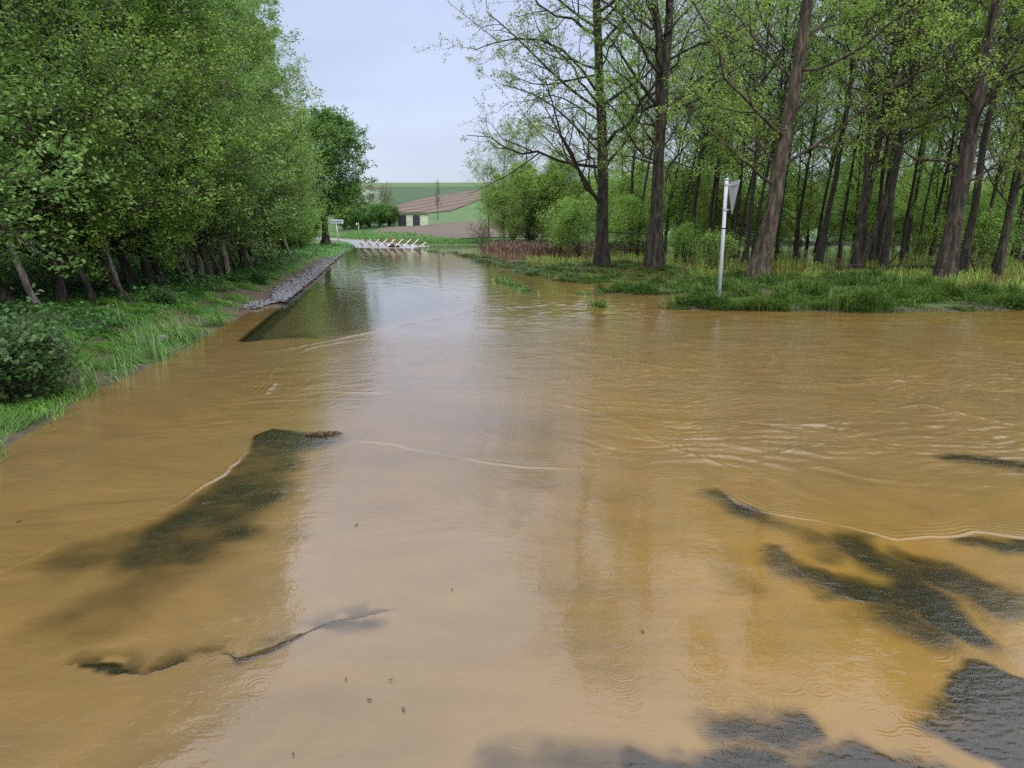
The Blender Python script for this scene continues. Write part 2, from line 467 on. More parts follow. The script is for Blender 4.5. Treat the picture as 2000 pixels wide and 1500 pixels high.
mx2 = nt.nodes.new('ShaderNodeMixShader'); nt.links.new(fr.outputs[0], mx2.inputs[0])
nt.links.new(mx1.outputs[0], mx2.inputs[1]); nt.links.new(gl.outputs[0], mx2.inputs[2])
nt.links.new(mx2.outputs[0], out.inputs[0])
M['water'] = m

# ------------------------------------------------------------------ ground sheet
def graded(ys, us, off):
    Y, U = np.meshgrid(ys, us, indexing='ij')
    return U * (Y + off), Y

def grid_quads(nr, nc):
    i = np.arange(nr - 1)[:, None] * nc + np.arange(nc - 1)[None, :]
    return np.stack([i, i + 1, i + nc + 1, i + nc], -1).reshape(-1, 4)

def gspace(a, b, n, off):
    return np.exp(np.linspace(np.log(a + off), np.log(b + off), n)) - off
ys = gspace(-8, 1500, 620, 14)
us = np.sinh(np.linspace(-2.2, 2.2, 520)) / np.sinh(2.2) * 2.4
X, Y = graded(ys, us, 14)
Z = gz(X, Y)
sF = sdpoly(X, Y, FAR); sL = sdpoly(X, Y, LEFT)
turf = np.clip(sst(sF, 0, 1.0), 0, 1)
turf = np.maximum(turf, 0.65 * sst(sL, 0.5, 2) * sst(fbm(X * 0.8, Y * 0.8, 3, 2), 0.4, 0.6))
turf = np.maximum(turf, 0.7 * sst(Z, 0.0, 0.08) * (X > 0) * sst(fbm(X * 0.9, Y * 0.9, 3, 4), 0.35, 0.55))
me = mesh_np('ground', np.stack([X, Y, Z], -1).reshape(-1, 3), grid_quads(*X.shape), smooth=True, attrs={'turf': turf.ravel()})
tag(link('ground', me, M['ground']), 'muddy soil and green turf of the banks, wood floor and rising hill', 'ground', kind='structure')

# fields on the hill, each a sheet laid on the land
def field(top, bot, mat, label, lift=0.12, n=60, k=24):
    T = np.array([hit(*p)[:2] for p in top]); B = np.array([hit(*p)[:2] for p in bot])
    s = np.linspace(0, 1, n); q = np.linspace(0, 1, len(T))
    T = np.stack([np.interp(s, q, T[:, i]) for i in (0, 1)], -1); B = np.stack([np.interp(s, q, B[:, i]) for i in (0, 1)], -1)
    t = np.linspace(0, 1, k)[:, None, None]
    G = B[None] * (1 - t) + T[None] * t
    wob = (fbm(G[..., 0] * 0.15, G[..., 1] * 0.15, 2, 9) - 0.5) * 1.5
    G[..., 1] += wob
    Z = gz(G[..., 0], G[..., 1]) + lift
    me = mesh_np('field', np.dstack([G, Z[..., None]]).reshape(-1, 3), grid_quads(k, n), smooth=True)
    return tag(link('field', me, mat), label, 'field', kind='structure')
field([(722, 454), (800, 443.5), (900, 433.5), (1010, 427), (1120, 424)], [(708, 458), (762, 466), (830, 469), (940, 465.5), (1120, 463)], M['plough1'],
      'lower ploughed brown field behind the flooded road')
field([(748, 406.3), (800, 394.5), (850, 383), (900, 375), (945, 370.5), (1020, 367.5)], [(749, 407.5), (790, 416.5), (840, 416.5), (880, 413), (930, 394), (1020, 372)], M['plough2'],
      'upper ploughed brown field wedge sloping up to the right', 0.2)
field([(730, 366.5), (780, 365.2), (850, 364.6), (950, 364.8), (1020, 365)], [(690, 400), (752, 404), (850, 382.5), (945, 370), (1020, 367)], M['crop'],
      'bright green crop field along the hill crest', 0.12)
field([(600, 363.5), (680, 363.8), (720, 364.2), (760, 364.6)], [(600, 380), (680, 373), (720, 370), (758, 366.5)], M['plough3'],
      'narrow bare brown field at the left end of the hill crest', 0.2)

# ------------------------------------------------------------------ road bed under the flood
CLEAR = WL([(486, 664), (560, 657), (640, 659), (700, 650), (760, 637), (850, 622), (915, 600), (890, 578), (830, 548), (785, 525), (768, 508), (763, 494), (850, 487), (1000, 484),
            (1000, 480), (830, 479), (740, 473), (690, 467.6), (650, 464.6), (600, 463), (600, 466), (655, 469.5), (688, 477), (694, 482), (684, 487), (640, 526), (590, 573), (530, 624)])
def caps(x, y, items):
    v = np.zeros(x.shape)
    for (a, b, r, s, st) in items:
        A = np.array(W(*a)); B = np.array(W(*b))
        d = segdist(x, y, np.array([A, B + 1e-6]))
        v = np.maximum(v, st * (1 - sst(d, r, r + s)))
    return v
EDGE_E = WL([(-250, 1230), (0, 1118), (130, 1055), (340, 985), (430, 930), (478, 885), (490, 850), (532, 835), (660, 848)])
EDGE_G = WL([(1380, 925), (1440, 980), (1500, 1000), (1560, 1010), (1660, 1030), (1750, 1052), (1850, 1050), (1910, 1043), (2000, 1053), (2300, 1080)])
CRACK = WL([(165, 1300), (215, 1302), (260, 1322), (290, 1318), (340, 1300), (400, 1285), (450, 1278), (470, 1290), (530, 1268), (600, 1238), (660, 1215), (730, 1200)])
def shallow(x, y):
    """0..1: how nearly the asphalt comes up to the surface of the flood"""
    wx = x + (fbm(x * 2.4, y * 2.4, 5, 21) - 0.5) * 0.36; wy = y + (fbm(x * 2.4, y * 2.4, 5, 22) - 0.5) * 0.36
    A = caps(wx, wy, [((525, 862), (580, 862), 0.12, 0.40, 0.85), ((505, 890), (475, 950), 0.10, 0.35, 0.70), ((480, 970), (390, 1025), 0.16, 0.35, 0.80),
                      ((420, 1050), (330, 1090), 0.13, 0.32, 0.72), ((250, 1075), (150, 1090), 0.08, 0.30, 0.58), ((330, 1120), (200, 1215), 0.05, 0.35, 0.48)])
    d, sg = segdist(x, y, EDGE_E, side=True)
    A = A * sst(-sg * d, -0.01, 0.05)
    G = caps(wx, wy, [((1440, 980), (1460, 1005), 0.02, 0.300, 0.85), ((1500, 1015), (1640, 1055), 0.03, 0.180, 0.62), ((1600, 1085), (1650, 1050), 0.0, 0.180, 0.55),
                      ((1660, 1050), (1770, 1150), 0.06, 0.210, 0.80), ((1510, 1095), (1620, 1140), 0.02, 0.180, 0.85), ((1620, 1140), (1740, 1175), 0.04, 0.195, 0.85),
                      ((1750, 1150), (1870, 1225), 0.07, 0.210, 1.0), ((1800, 1110), (1955, 1175), 0.05, 0.210, 0.85), ((1700, 1190), (1800, 1250), 0.03, 0.210, 0.7),
                      ((1400, 1100), (1450, 1130), 0.0, 0.225, 0.35), ((1900, 1050), (2050, 1062), 0.02, 0.150, 1.0)])
    d, sg = segdist(x, y, EDGE_G, side=True)
    G = G * sst(-sg * d, -0.02, 0.04)
    K = caps(wx, wy, [((1980, 1375), (2070, 1400), 0.15, 0.120, 1.0), ((1960, 1450), (2100, 1560), 0.10, 0.120, 1.0), ((1180, 1280), (1260, 1300), 0.0, 0.450, 0.2),
                      ((1430, 1430), (1560, 1425), 0.0, 0.165, 0.95), ((1380, 1500), (1730, 1505), 0.02, 0.150, 1.0), ((1000, 1520), (1350, 1500), 0.0, 0.195, 0.6), ((1330, 1560), (1800, 1580), 0.1, 0.150, 1.0),
                      ((1870, 900), (2080, 915), 0.02, 0.225, 0.75), ((1130, 1150), (1220, 1180), 0.02, 0.525, 0.28), ((1180, 1270), (1250, 1290), 0.0, 0.450, 0.22),
                      ((700, 1208), (660, 1225), 0.0, 0.135, 0.75), ((710, 880), (740, 900), 0.05, 0.375, 0.22), ((930, 620), (850, 640), 0.1, 0.750, 0.35)])
    jx = (fbm(x * 14, y * 14, 3, 38) - 0.5) * 0.05; jy = (fbm(x * 14, y * 14, 3, 39) - 0.5) * 0.05
    d, sg = segdist(x + jx, y + jy, CRACK, side=True)
    nb = fbm(x * 9, y * 9, 2, 31)
    cr = np.maximum((1 - sst(d / (0.15 + 2.2 * sst(fbm(x * 5, y * 5, 3, 37), 0.3, 0.75)), 0.002, 0.024)) * 0.85, (1 - sst(d, 0.0, 0.20)) * 0.62 * (sg > 0) * sst(nb, 0.25, 0.6))
    G = G * (0.72 + 0.5 * fbm(x * 1.6, y * 2.2, 3, 24)); K = K * (0.8 + 0.35 * fbm(x * 1.6, y * 2.2, 3, 25))
    s = np.maximum(np.maximum(A, G), np.maximum(K, cr))
    return np.clip(s * (0.68 + 0.68 * fbm(x * 4, y * 6, 5, 23)), 0, 1)

# distance-graded sheets for the road bed and the water
def HF(y): return CAMH * FP / (y - 445.0)
ys_r = HF(np.linspace(1720, 455, 640))
ys_r = np.concatenate([np.linspace(-4, ys_r[0] - 0.05, 20), ys_r])
us_r = np.linspace(-1.0, 0.75, 620)
X, Y = graded(ys_r, us_r, 4.5)
ROAD = np.vstack([ROADEDGE[::1], WL([(694, 482), (688, 477), (655, 469.5), (600, 466), (600, 463), (650, 464.6), (690, 467.6), (740, 473), (830, 479), (1000, 480.5), (1000, 484), (850, 488.5), (870, 502), (960, 526), (1040, 549), (1150, 578), (1285, 604), (2000, 612)]),
                  [(20, 14), (20, -4), (-5.2, -4), (-4.6, 6)]])
sdr = sdpoly(X, Y, ROAD)
sh = shallow(X, Y)
grain = vnoise(X * 55, Y * 55, 41) * 0.5 + vnoise(X * 120, Y * 120, 42) * 0.5
near = sst(-Y, -9, -5)
Z = -0.045 + 0.041 * sst(sh, 0.3, 1.0) + (grain - 0.5) * 0.008 * near * sst(sh, 0.2, 0.7)
Z = np.where(sdr > 0, Z, -0.12)
EDGES = [WL([(486, 664), (560, 657.5), (600, 657), (650, 661)]), ROADEDGE]
edg = np.maximum(1 - sst(segdist(X, Y, EDGES[0] + [0, -0.0]), 0.07, 0.12), (1 - sst(segdist(X, Y, EDGES[1]), 0.10, 0.15)) * (Y < 19))
silt = 0.55 * (1 - edg) * sst(Y, 9, 12) + 0.25 * sst(fbm(X * 1.5, Y * 1.5, 3, 44), 0.45, 0.65) * (1 - sst(sh, 0.5, 0.8)) + 0.08 * (X < 0.3) * (Y < 8)
q = grid_quads(*X.shape)
keep = (sdr.ravel()[q] > -0.12).all(1)
me = mesh_np('road', np.stack([X, Y, Z], -1).reshape(-1, 3), q[keep], smooth=True, attrs={'silt': silt.ravel()})
tag(link('road', me, M['asphalt']), 'flooded asphalt road with dark wet patches showing through the water', 'road', kind='structure')

nY = 60
farL = WL([(688, 485.5), (694, 482), (684, 476), (665, 471), (640, 468.6), (600, 466.5), (560, 464.5)]); farR = WL([(850, 485.5), (838, 480.3), (760, 475.5), (700, 469.2), (655, 465.6), (600, 463.2), (560, 462.3)])
q7 = np.linspace(0, 1, 7); sN = np.linspace(0, 1, nY)
A_ = np.stack([np.interp(sN, q7, farL[:, i]) for i in (0, 1)], -1); B_ = np.stack([np.interp(sN, q7, farR[:, i]) for i in (0, 1)], -1)
tN = np.linspace(0, 1, 24)[None, :, None]
Gf = A_[:, None] * (1 - tN) + B_[:, None] * tN
zf = -0.02 + 0.06 * sst(sN, 0.0, 0.28)[:, None] + 0.025 * np.sin(pi * tN[..., 0]) + (fbm(Gf[..., 0] * 0.7, Gf[..., 1] * 0.25, 3, 140) - 0.5) * 0.03
mfw, nt, b = new_mat('wet_road_painted_sheen')
nf = noise(nt, 0.6, 6, 0.6, (1, 0.3, 1)); nt.links.new(ramp_(nt, nf, [(0.35, (0.22, 0.23, 0.245)), (0.6, (0.34, 0.35, 0.37))]), b.inputs['Base Color'])  # wet asphalt painted pale: part of the sky's reflection is in the base colour
b.inputs['Roughness'].default_value = 0.32; b.inputs['Coat Weight'].default_value = 0.6; b.inputs['Coat Roughness'].default_value = 0.15
me = mesh_np('far_road', np.dstack([Gf, zf[..., None]]).reshape(-1, 3), grid_quads(nY, 24), smooth=True)
tag(link('far_road', me, mfw), 'wet road bending left beyond the barrier, its sky sheen painted in pale', 'road', kind='structure')

# the cut edge of the newer road surface: a dark lip along its left side and its near end
mb = MB()
pts = [np.array([*p, -0.006 + 0.006 * i / 4]) for i, p in enumerate(ROADEDGE)]
for i in range(len(pts) - 1):
    a, b_ = pts[i], pts[i + 1]; dd = norm(b_ - a); nn_ = np.array([dd[1], -dd[0], 0]); w0 = 0.11
    mb.add([a, a + nn_ * w0, b_ + nn_ * w0, b_, a - [0, 0, .15], a + nn_ * w0 - [0, 0, .15], b_ + nn_ * w0 - [0, 0, .15], b_ - [0, 0, .15]],
           [(0, 1, 2, 3), (0, 4, 5, 1), (1, 5, 6, 2), (2, 6, 7, 3), (3, 7, 4, 0)])
mb.build('road_edge', M['asphalt'])
tag(bpy.data.objects['road_edge'], 'dark straight cut edge of the asphalt beside the gravel strip', 'road edge', kind='structure')

# ------------------------------------------------------------------ flood water
NR, NC = 1050, 1150
ys_w = HF(np.linspace(1760, 452, NR))
ys_w = np.concatenate([np.linspace(-8, ys_w[0] - 0.03, 16), ys_w])
us_w = np.concatenate([np.linspace(-2.2, -0.92, 40), np.linspace(-0.915, 0.915, NC), np.linspace(0.92, 2.2, 40)])
X, Y = graded(ys_w, us_w, 3.0)
sh = shallow(X, Y)
clr = sst(sdpoly(X, Y, CLEAR), -0.05, 0.12)
clr_soft = sst(sdpoly(X, Y, CLEAR) + (fbm(X, Y, 3, 51) - 0.5) * 0.6, -0.1, 0.9)
# sharp left side and near edge, soft towards the middle of the road
sideX = sst(segdist(X, Y, ROADEDGE), 0.3, 3.0)
clear = 0.80 * np.where(Y < 60, clr * (1 - sideX) + clr_soft * sideX, clr)
edg = np.maximum((1 - sst(segdist(X, Y, WL([(486, 664), (560, 657.5), (600, 657), (650, 661)])), 0.10, 0.2)) * sst(-X, 2.6, 3.2), (1 - sst(segdist(X, Y, ROADEDGE), 0.10, 0.2)) * (Y < 19))
turb = 1 - np.maximum(np.maximum(clear, edg * 0.93), 0.95 * sst(sh, 0.05, 0.98))
gd = gz(X, Y)
tint = 0.35 + 0.5 * (fbm(X * 0.35, Y * 0.35, 3, 61) - 0.5)
tint = tint + 0.30 * np.exp(-(((X - 1.4) / 0.8) ** 2 + ((Y - 2.6) / 0.8) ** 2)) + 0.28 * sst(X, -0.2, 1.2) - 0.22 * sst(-X - 0.1 * Y, 0.3, 1.5) + 0.1
tint = np.clip(tint, 0, 1)
# wave field
h = np.zeros(X.shape)
def warp(x, y, s, a, seed):
    return x + (fbm(x * s, y * s, 2, seed) - 0.5) * a, y + (fbm(x * s, y * s, 2, seed + 5) - 0.5) * a
flowR = sst(X + 0.12 * Y, 0.4, 2.6) * sst(Y, 3.6, 5.2) * (1 - sst(Y, 13, 22) * 0.6)
flowM = sst(Y, 5.6, 7.5) * (1 - sst(Y, 9.6, 11.5)) * sst(X, -3.2, -1.6)
flowL = sst(-X - 0.12 * Y, 0.5, 1.6) * (1 - sst(Y, 9, 13) * 0.5)
for (lx, ly, a, ang, msk, sd_) in ((0.34, 0.075, 0.0038, 0.10, flowR, 1), (0.5, 0.11, 0.0042, -0.35, flowR, 2), (0.26, 0.06, 0.0022, 0.45, flowR, 3),
                                   (0.30, 0.07, 0.0020, -0.12, flowM, 4), (0.22, 0.06, 0.0018, 0.5, flowM, 7), (0.5, 0.10, 0.0022, 0.30, flowL, 5), (0.25, 0.05, 0.0012, 0.15, flowL, 6)):
    wx, wy = warp(X, Y, 0.9, 0.9, 70 + sd_)
    ca, sa = cos(ang), sin(ang)
    xr = wx * ca + wy * sa; yr = -wx * sa + wy * ca
    am = sst(fbm(X * 0.8, Y * 0.8, 2, 80 + sd_), 0.33, 0.68)
    h += (vnoise(xr / lx, yr / ly, 90 + sd_) - 0.5) * 2.8 * a * msk * am
h += (fbm(X * 2.5, Y * 2.5, 3, 97) - 0.5) * 0.004
midw = sst(Y, 9.5, 11) * (1 - sst(Y, 26, 36)) * sst(fbm(X * 0.5, Y * 0.3, 2, 111), 0.35, 0.6)
h += midw * (vnoise(X / 0.28 + Y * 0.5, Y / 0.10, 112) - 0.5) * 0.008
farw = sst(Y, 9, 14)
h += farw * (vnoise(X / 0.6, Y / 0.16, 98) - 0.5) * 0.0035 * sst(fbm(X * 0.3, Y * 0.18, 2, 99), 0.35, 0.65) * (1 - 0.8 * sst(Y, 32, 48))
h += (Y < 8) * sst(sh, 0.45, 0.9) * sst(fbm(X * 3.5, Y * 4.5, 3, 103), 0.35, 0.6) * ((vnoise(X / 0.035 + Y * 9, Y / 0.02, 101) - 0.5) * 0.0006 + (vnoise(X / 0.016, Y / 0.012, 102) - 0.5) * 0.0004)
# flow fronts: low standing lips with finer waves behind them
FR = [([(615, 762), (800, 769), (1000, 778), (1100, 790), (1180, 808), (1240, 838), (1320, 878), (1420, 912), (1520, 940)], 0.0055, 0.03, 0.06, 0.25, 1),
      ([(655, 850), (700, 858), (770, 868), (850, 885), (950, 905), (1050, 913), (1150, 914), (1300, 917)], 0.005, 0.02, 0.05, 0.12, 1),
      ([(915, 815), (935, 835), (965, 852), (1010, 864), (1120, 859), (1240, 855), (1330, 868), (1420, 890)], 0.005, 0.018, 0.05, 0.15, 1),
      ([(470, 692), (560, 682), (650, 664), (740, 645), (850, 625), (960, 603), (1080, 595), (1200, 590)], 0.006, 0.05, 0.11, 0.45, -1),
      ([(560, 695), (620, 676), (700, 662), (800, 655)], 0.006, 0.04, 0.10, 0.4, -1),
      ([(-250, 1230), (0, 1118), (130, 1055), (340, 985), (430, 930), (478, 885), (490, 850), (532, 833), (660, 848)], 0.006, 0.02, 0.05, 0.08, 1),
      ([(532, 833), (536, 806), (528, 800), (500, 812)], 0.005, 0.02, 0.05, 0.15, 1),
      ([(490, 782), (515, 772), (538, 750), (524, 735), (540, 712)], 0.008, 0.03, 0.07, 0.25, 1),
      ([(505, 778), (535, 760), (545, 748)], 0.007, 0.03, 0.07, 0.2, 1),
      ([(1380, 925), (1440, 980), (1500, 1000), (1560, 1010), (1660, 1030), (1750, 1052), (1850, 1050), (1910, 1043), (2000, 1053), (2300, 1080)], 0.0028, 0.016, 0.045, 0.10, 1),
      ([(1460, 900), (1620, 862), (1700, 872), (1830, 880), (2000, 895)], 0.004, 0.02, 0.05, 0.2, 1),
      ([(1080, 705), (1200, 700), (1330, 722), (1500, 712), (1530, 672)], 0.004, 0.04, 0.09, 0.4, 1),
      ([(1180, 740), (1400, 735), (1650, 750), (1900, 735), (2100, 745)], 0.005, 0.04, 0.09, 0.5, -1),
      ([(1240, 838), (1400, 820), (1600, 832), (1720, 800), (1800, 790), (1900, 812), (2080, 850)], 0.005, 0.035, 0.08, 0.4, -1),
      ([(1100, 790), (1300, 800), (1480, 770), (1650, 790)], 0.004, 0.035, 0.08, 0.5, -1),
      ([(770, 510), (800, 530), (840, 552), (885, 578), (912, 600)], 0.0028, 0.08, 0.2, 0.3, 1),
      ([(0, 680 + 460), (60, 1112)], 0.003, 0.02, 0.05, 0.1, 1),
      ([(910, 598), (905, 622)], 0.004, 0.04, 0.09, 0.2, 1),
      ([(975, 792), (980, 808), (975, 815)], 0.003, 0.015, 0.04, 0.1, 1)]
for pts, A_, w, lam, L_, sg_ in FR:
    P = WL(pts)
    x0, y0 = P.min(0) - 1.8; x1, y1 = P.max(0) + 1.8
    mk = (X > x0) & (X < x1) & (Y > y0) & (Y < y1)
    xs, ysb = X[mk], Y[mk]
    j = (fbm(xs * 3, ysb * 3, 3, 33) - 0.5) * 0.20
    k = (fbm(xs * 9, ysb * 9, 2, 34) - 0.5) * 0.04
    d, sg = segdist(xs + k, ysb + j * 0.5, P, side=True)
    s = sg * d * sg_
    tp = sst(np.hypot(xs - P[0, 0], ysb - P[0, 1]), 0, 0.5) * sst(np.hypot(xs - P[-1, 0], ysb - P[-1, 1]), 0, 0.7)
    amp = 0.15 + 1.3 * tp * sst(fbm(xs * 1.2, ysb * 1.2, 2, 35), 0.25, 0.7)
    val = A_ * amp * (np.exp(-(d / w) ** 2) + np.where(s > 0, 0.42, 0.06) * np.exp(-d / L_) * np.cos(2 * pi * d / lam))
    h[mk] += val * tp
# rain rings
R_ = rng_(7)
rings = [(540, 1178, .05), (450, 1283, .03), (545, 1058, .06), (485, 1095, .05), (1040, 1147, .06), (1380, 1300, .05), (1455, 1395, .09), (1545, 1345, .11), (1785, 1442, .05), (1270, 945, .05), (1190, 1045, .04),
         (1420, 1215, .05), (1200, 1250, .05), (1555, 1130, .04), (1085, 1315, .05), (975, 1000, .05), (965, 960, .05), (640, 845, .05), (575, 925, .06), (1110, 880, .05), (1280, 990, .05), (1600, 1420, .03), (1985, 1190, .03)]
for i in range(85):
    rings.append((R_.uniform(450, 1950), 700 + 760 * R_.random() ** 1.3, R_.uniform(0.015, 0.07)))
for px, py, r0 in rings:
    cx, cy = W(px, py)
    ext = r0 + 0.09
    mk = (np.abs(X - cx) < ext) & (np.abs(Y - cy) < ext)
    if not mk.any(): continue
    r = np.hypot(X[mk] - cx, Y[mk] - cy)
    lam_ = R_.uniform(0.012, 0.022)
    th = np.arctan2(Y[mk] - cy, X[mk] - cx)
    h[mk] += 0.0009 * np.cos(2 * pi * (r - r0) / lam_) * np.exp(-((r - r0) / (lam_ * R_.uniform(0.7, 1.5))) ** 2) * R_.uniform(0.1, 0.8) * (0.65 + 0.35 * np.sin(th + R_.uniform(0, 6)))
mv = np.clip(flowR + flowM + 0.5 * flowL, 0, 1)
h += mv * sst(fbm(X * 1.3, Y * 1.3, 2, 120), 0.3, 0.6) * ((vnoise(X / 0.11 + Y * 3.0, Y / 0.035, 121) - 0.5) * 0.0020 + (vnoise(X / 0.09 - Y * 2.5, Y / 0.03, 122) - 0.5) * 0.0014)
edge = sst(np.abs(gd), 0, 0.05)
Z = h * np.where(gd > -0.05, 0.5, 1.0)
chop = (0.15 + 0.75 * flowR + 0.5 * flowM + 0.35 * flowL) * (1 - 0.85 * farw) + 0.10 * farw + 0.25 * sst(sh, 0.45, 0.9) * (Y < 9)
Vw = np.stack([X, Y, Z], -1).reshape(-1, 3)
me = mesh_np('flood_water', Vw, grid_quads(*X.shape), smooth=True,
             attrs={'turb': turb.ravel(), 'tint': tint.ravel(), 'chop': chop.ravel()})
tag(link('flood_water', me, M['water']), 'ochre muddy flood water covering the road and the junction', 'water', kind='structure')
del X, Y, Z, h, sh, turb, tint, chop, Vw

# ------------------------------------------------------------------ vegetation builders
def children(P, R, rng, Mc, t0, t1, ang, lenf, n, up, wig, rmin, rk=0.6, flat=0.0):
    Np, nP, _ = P.shape
    L = np.linalg.norm(np.diff(P, axis=1), axis=-1).sum(1)
    k = np.arange(Mc)
    t = t0 + (t1 - t0) * (k[None] + rng.random((Np, Mc))) / Mc
    f = t * (nP - 1); i0 = np.minimum(f.astype(int), nP - 2); fr = (f - i0)[..., None]
    ar = np.arange(Np)[:, None]
    pos = P[ar, i0] * (1 - fr) + P[ar, i0 + 1] * fr
    tan = norm(P[ar, i0 + 1] - P[ar, i0])
    rad = R[ar, i0] * (1 - fr[..., 0]) + R[ar, i0 + 1] * fr[..., 0]
    ref = np.where(np.abs(tan[..., 2:3]) > 0.9, np.array([1., 0, 0]), np.array([0, 0, 1.]))
    A = norm(np.cross(tan, ref)); B = np.cross(tan, A)
    az = (k[None] * 2.4 + rng.random((Np, 1)) * 6.28 + rng.normal(0, 0.4, (Np, Mc)))[..., None]
    an = (ang * (1 + rng.normal(0, 0.18, (Np, Mc))))[..., None]
    d = np.cos(an) * tan + np.sin(an) * (np.cos(az) * A + np.sin(az) * B)
    d[..., 2] *= (1 - flat)
    d = norm(d)
    ln = (L[:, None] * lenf(t) * rng.uniform(0.65, 1.25, (Np, Mc)))
    s = np.linspace(0, 1, n)
    Q = pos[:, :, None, :] + d[:, :, None, :] * (ln[..., None] * s)[..., None]
    Q[..., 2] += up * ln[..., None] * s * s
    wv = np.cumsum(rng.normal(0, 1, (Np, Mc, n, 3)), axis=2) * (ln[..., None, None] * wig)
    wv -= wv[:, :, :1]
    Q = Q + wv
    r0 = np.maximum(np.minimum(rad * rk, ln * 0.012 + rmin), rmin)
    RR = np.maximum(r0[..., None] * (1 - 0.8 * s), rmin * 0.6)
    return Q.reshape(-1, n, 3), RR.reshape(-1, n)

def leaves(P, rng, per, size, spread, t0=0.15, up=0.6, clump=None, drop=0.0):
    Np, nP, _ = P.shape
    t = t0 + (1 - t0) * rng.random((Np, per))
    f = t * (nP - 1); i0 = np.minimum(f.astype(int), nP - 2); fr = (f - i0)[..., None]
    ar = np.arange(Np)[:, None]
    c = (P[ar, i0] * (1 - fr) + P[ar, i0 + 1] * fr)
    tw = rng.random((Np, 1)) * np.ones((1, per))
    c = c.reshape(-1, 3) + rng.normal(0, spread, (Np * per, 3))
    if drop:
        kp = rng.random(len(c)) > drop; c = c[kp]; tw = tw.reshape(-1)[kp]
    n = len(c)
    return c, tw.reshape(-1), n

def kites(c, tw, rng, size, up=0.6, asp=0.62):
    n = len(c)
    nrm = rng.normal(0, 1, (n, 3)); nrm[:, 2] = np.abs(nrm[:, 2]) + up; nrm = norm(nrm)
    a = norm(np.cross(nrm, rng.normal(0, 1, (n, 3)))); b = np.cross(nrm, a)
    s = (size * rng.uniform(0.6, 1.35, n))[:, None]
    v0 = c - a * s * 0.5; v2 = c + a * s * 0.5
    m_ = c - a * s * 0.06 + nrm * s * 0.07
    v1 = m_ + b * s * 0.5 * asp; v3 = m_ - b * s * 0.5 * asp
    V = np.stack([v0, v1, v2, v3], 1).reshape(-1, 3)
    rnd = np.clip(0.55 * tw + 0.45 * rng.random(n) + rng.normal(0, 0.06, n), 0, 1)
    return V, np.arange(n * 4).reshape(-1, 4), np.repeat(rnd, 4)

def trunk_line(pts, n=16):
    pts = np.array(pts, float); q = np.linspace(0, 1, len(pts)); s = np.linspace(0, 1, n)
    # smooth by Catmull-like resampling
    out_ = np.stack([np.interp(s, q, pts[:, i]) for i in range(3)], -1)
    for _ in range(2): out_[1:-1] = (out_[:-2] + 2 * out_[1:-1] + out_[2:]) / 4
    return out_

def tree_meshes(seed, lines, r0, leaf, nleaf, limbs=34, lt=(0.2, 1.0), lenk=0.28, prof=None, ang=1.05, up=0.25, sub=7, twig=5, spread=0.05, flare=1.5, wig=0.03, k1=10, rtwig=0.006, upn=0.6, drop=0, extra=None, tipr=0.12):
    """wood and leaves of one tree; lines = centre lines of its stems"""
    rng = rng_(seed)
    prof = prof or (lambda t: np.sqrt(np.clip(1.05 - t, 0, 1)))
    Ps, Rs = [], []
    for i, ln in enumerate(lines):
        P = trunk_line(ln); s = np.linspace(0, 1, len(P))
        wob = np.cumsum(rng.normal(0, 0.012, (len(P), 3)), 0) * np.linalg.norm(P[-1] - P[0]) * 0.12; wob[:2] = 0
        rr = r0 if np.isscalar(r0) else r0[i]
        R = rr * ((1 - s) ** 0.8 * (1 - tipr) + tipr); R[0] *= flare; R[1] *= 1 + (flare - 1) * 0.25
        Ps.append(P + wob); Rs.append(R)
    P0, R0 = np.array(Ps), np.array(Rs)
    P1, R1_ = children(P0, R0, rng, limbs, lt[0], lt[1], ang, lambda t: lenk * prof((t - lt[0]) / (lt[1] - lt[0])), 8, up, wig, rtwig * 1.5)
    if extra:
        PE = np.array([trunk_line(x, 8) for x in extra['lines']]); RE = np.array([np.linspace(a, a * 0.3, 8) for a in extra['r']])
        P1 = np.concatenate([P1, PE]); R1_ = np.concatenate([R1_, RE])
    P2, R2_ = children(P1, R1_, rng, sub, 0.2, 1.0, 0.85, lambda t: 0.55 * (1.1 - t * 0.6), 5, 0.12, wig * 1.3, rtwig)
    P3, R3_ = children(P2, R2_, rng, twig, 0.15, 1.0, 0.8, lambda t: 0.5 * (1.1 - t * 0.5), 3, 0.05, wig, rtwig * 0.6)
    V, Q = [], []; off = 0
    for P, R, k in ((P0, R0, k1 + 4), (P1, R1_, 6), (P2, R2_, 4), (P3, R3_, 3)):
        v, q_ = tubes(P, R, k)
        if P is P0:       # bark lumps
            zb_ = np.exp(-np.maximum(v[:, 2] + 0.1, 0) / 0.45); aa = np.tile(np.arange(k), len(v) // k) * 2 * pi / k
            v = v + norm(v - np.repeat(P.reshape(-1, 3), k, 0)) * (np.repeat(R.reshape(-1), k) * zb_ * 0.28 * np.sin(aa * 4 + seed))[:, None]
            v = v + norm(v - np.repeat(P.reshape(-1, 3), k, 0)) * (rng.normal(0, 0.05, (len(v), 1)) * np.repeat(R.reshape(-1), k)[:, None])
        V.append(v); Q.append(q_ + off); off += len(v)
    wood = mesh_np('wood', np.concatenate(V), np.concatenate(Q), smooth=True)
    Pl = P3
    per = max(1, int(round(nleaf / len(Pl))))
    c, tw, n = leaves(Pl, rng, per, leaf, spread, drop=drop)
    c2, tw2, n2 = leaves(P2, rng, max(1, per // 2), leaf, spread)
    LV, LQ, rnd = kites(np.concatenate([c, c2]), np.concatenate([tw, tw2]), rng, leaf, upn)
    crown = mesh_np('leafage', LV, LQ, attrs={'rnd': rnd})
    return wood, crown

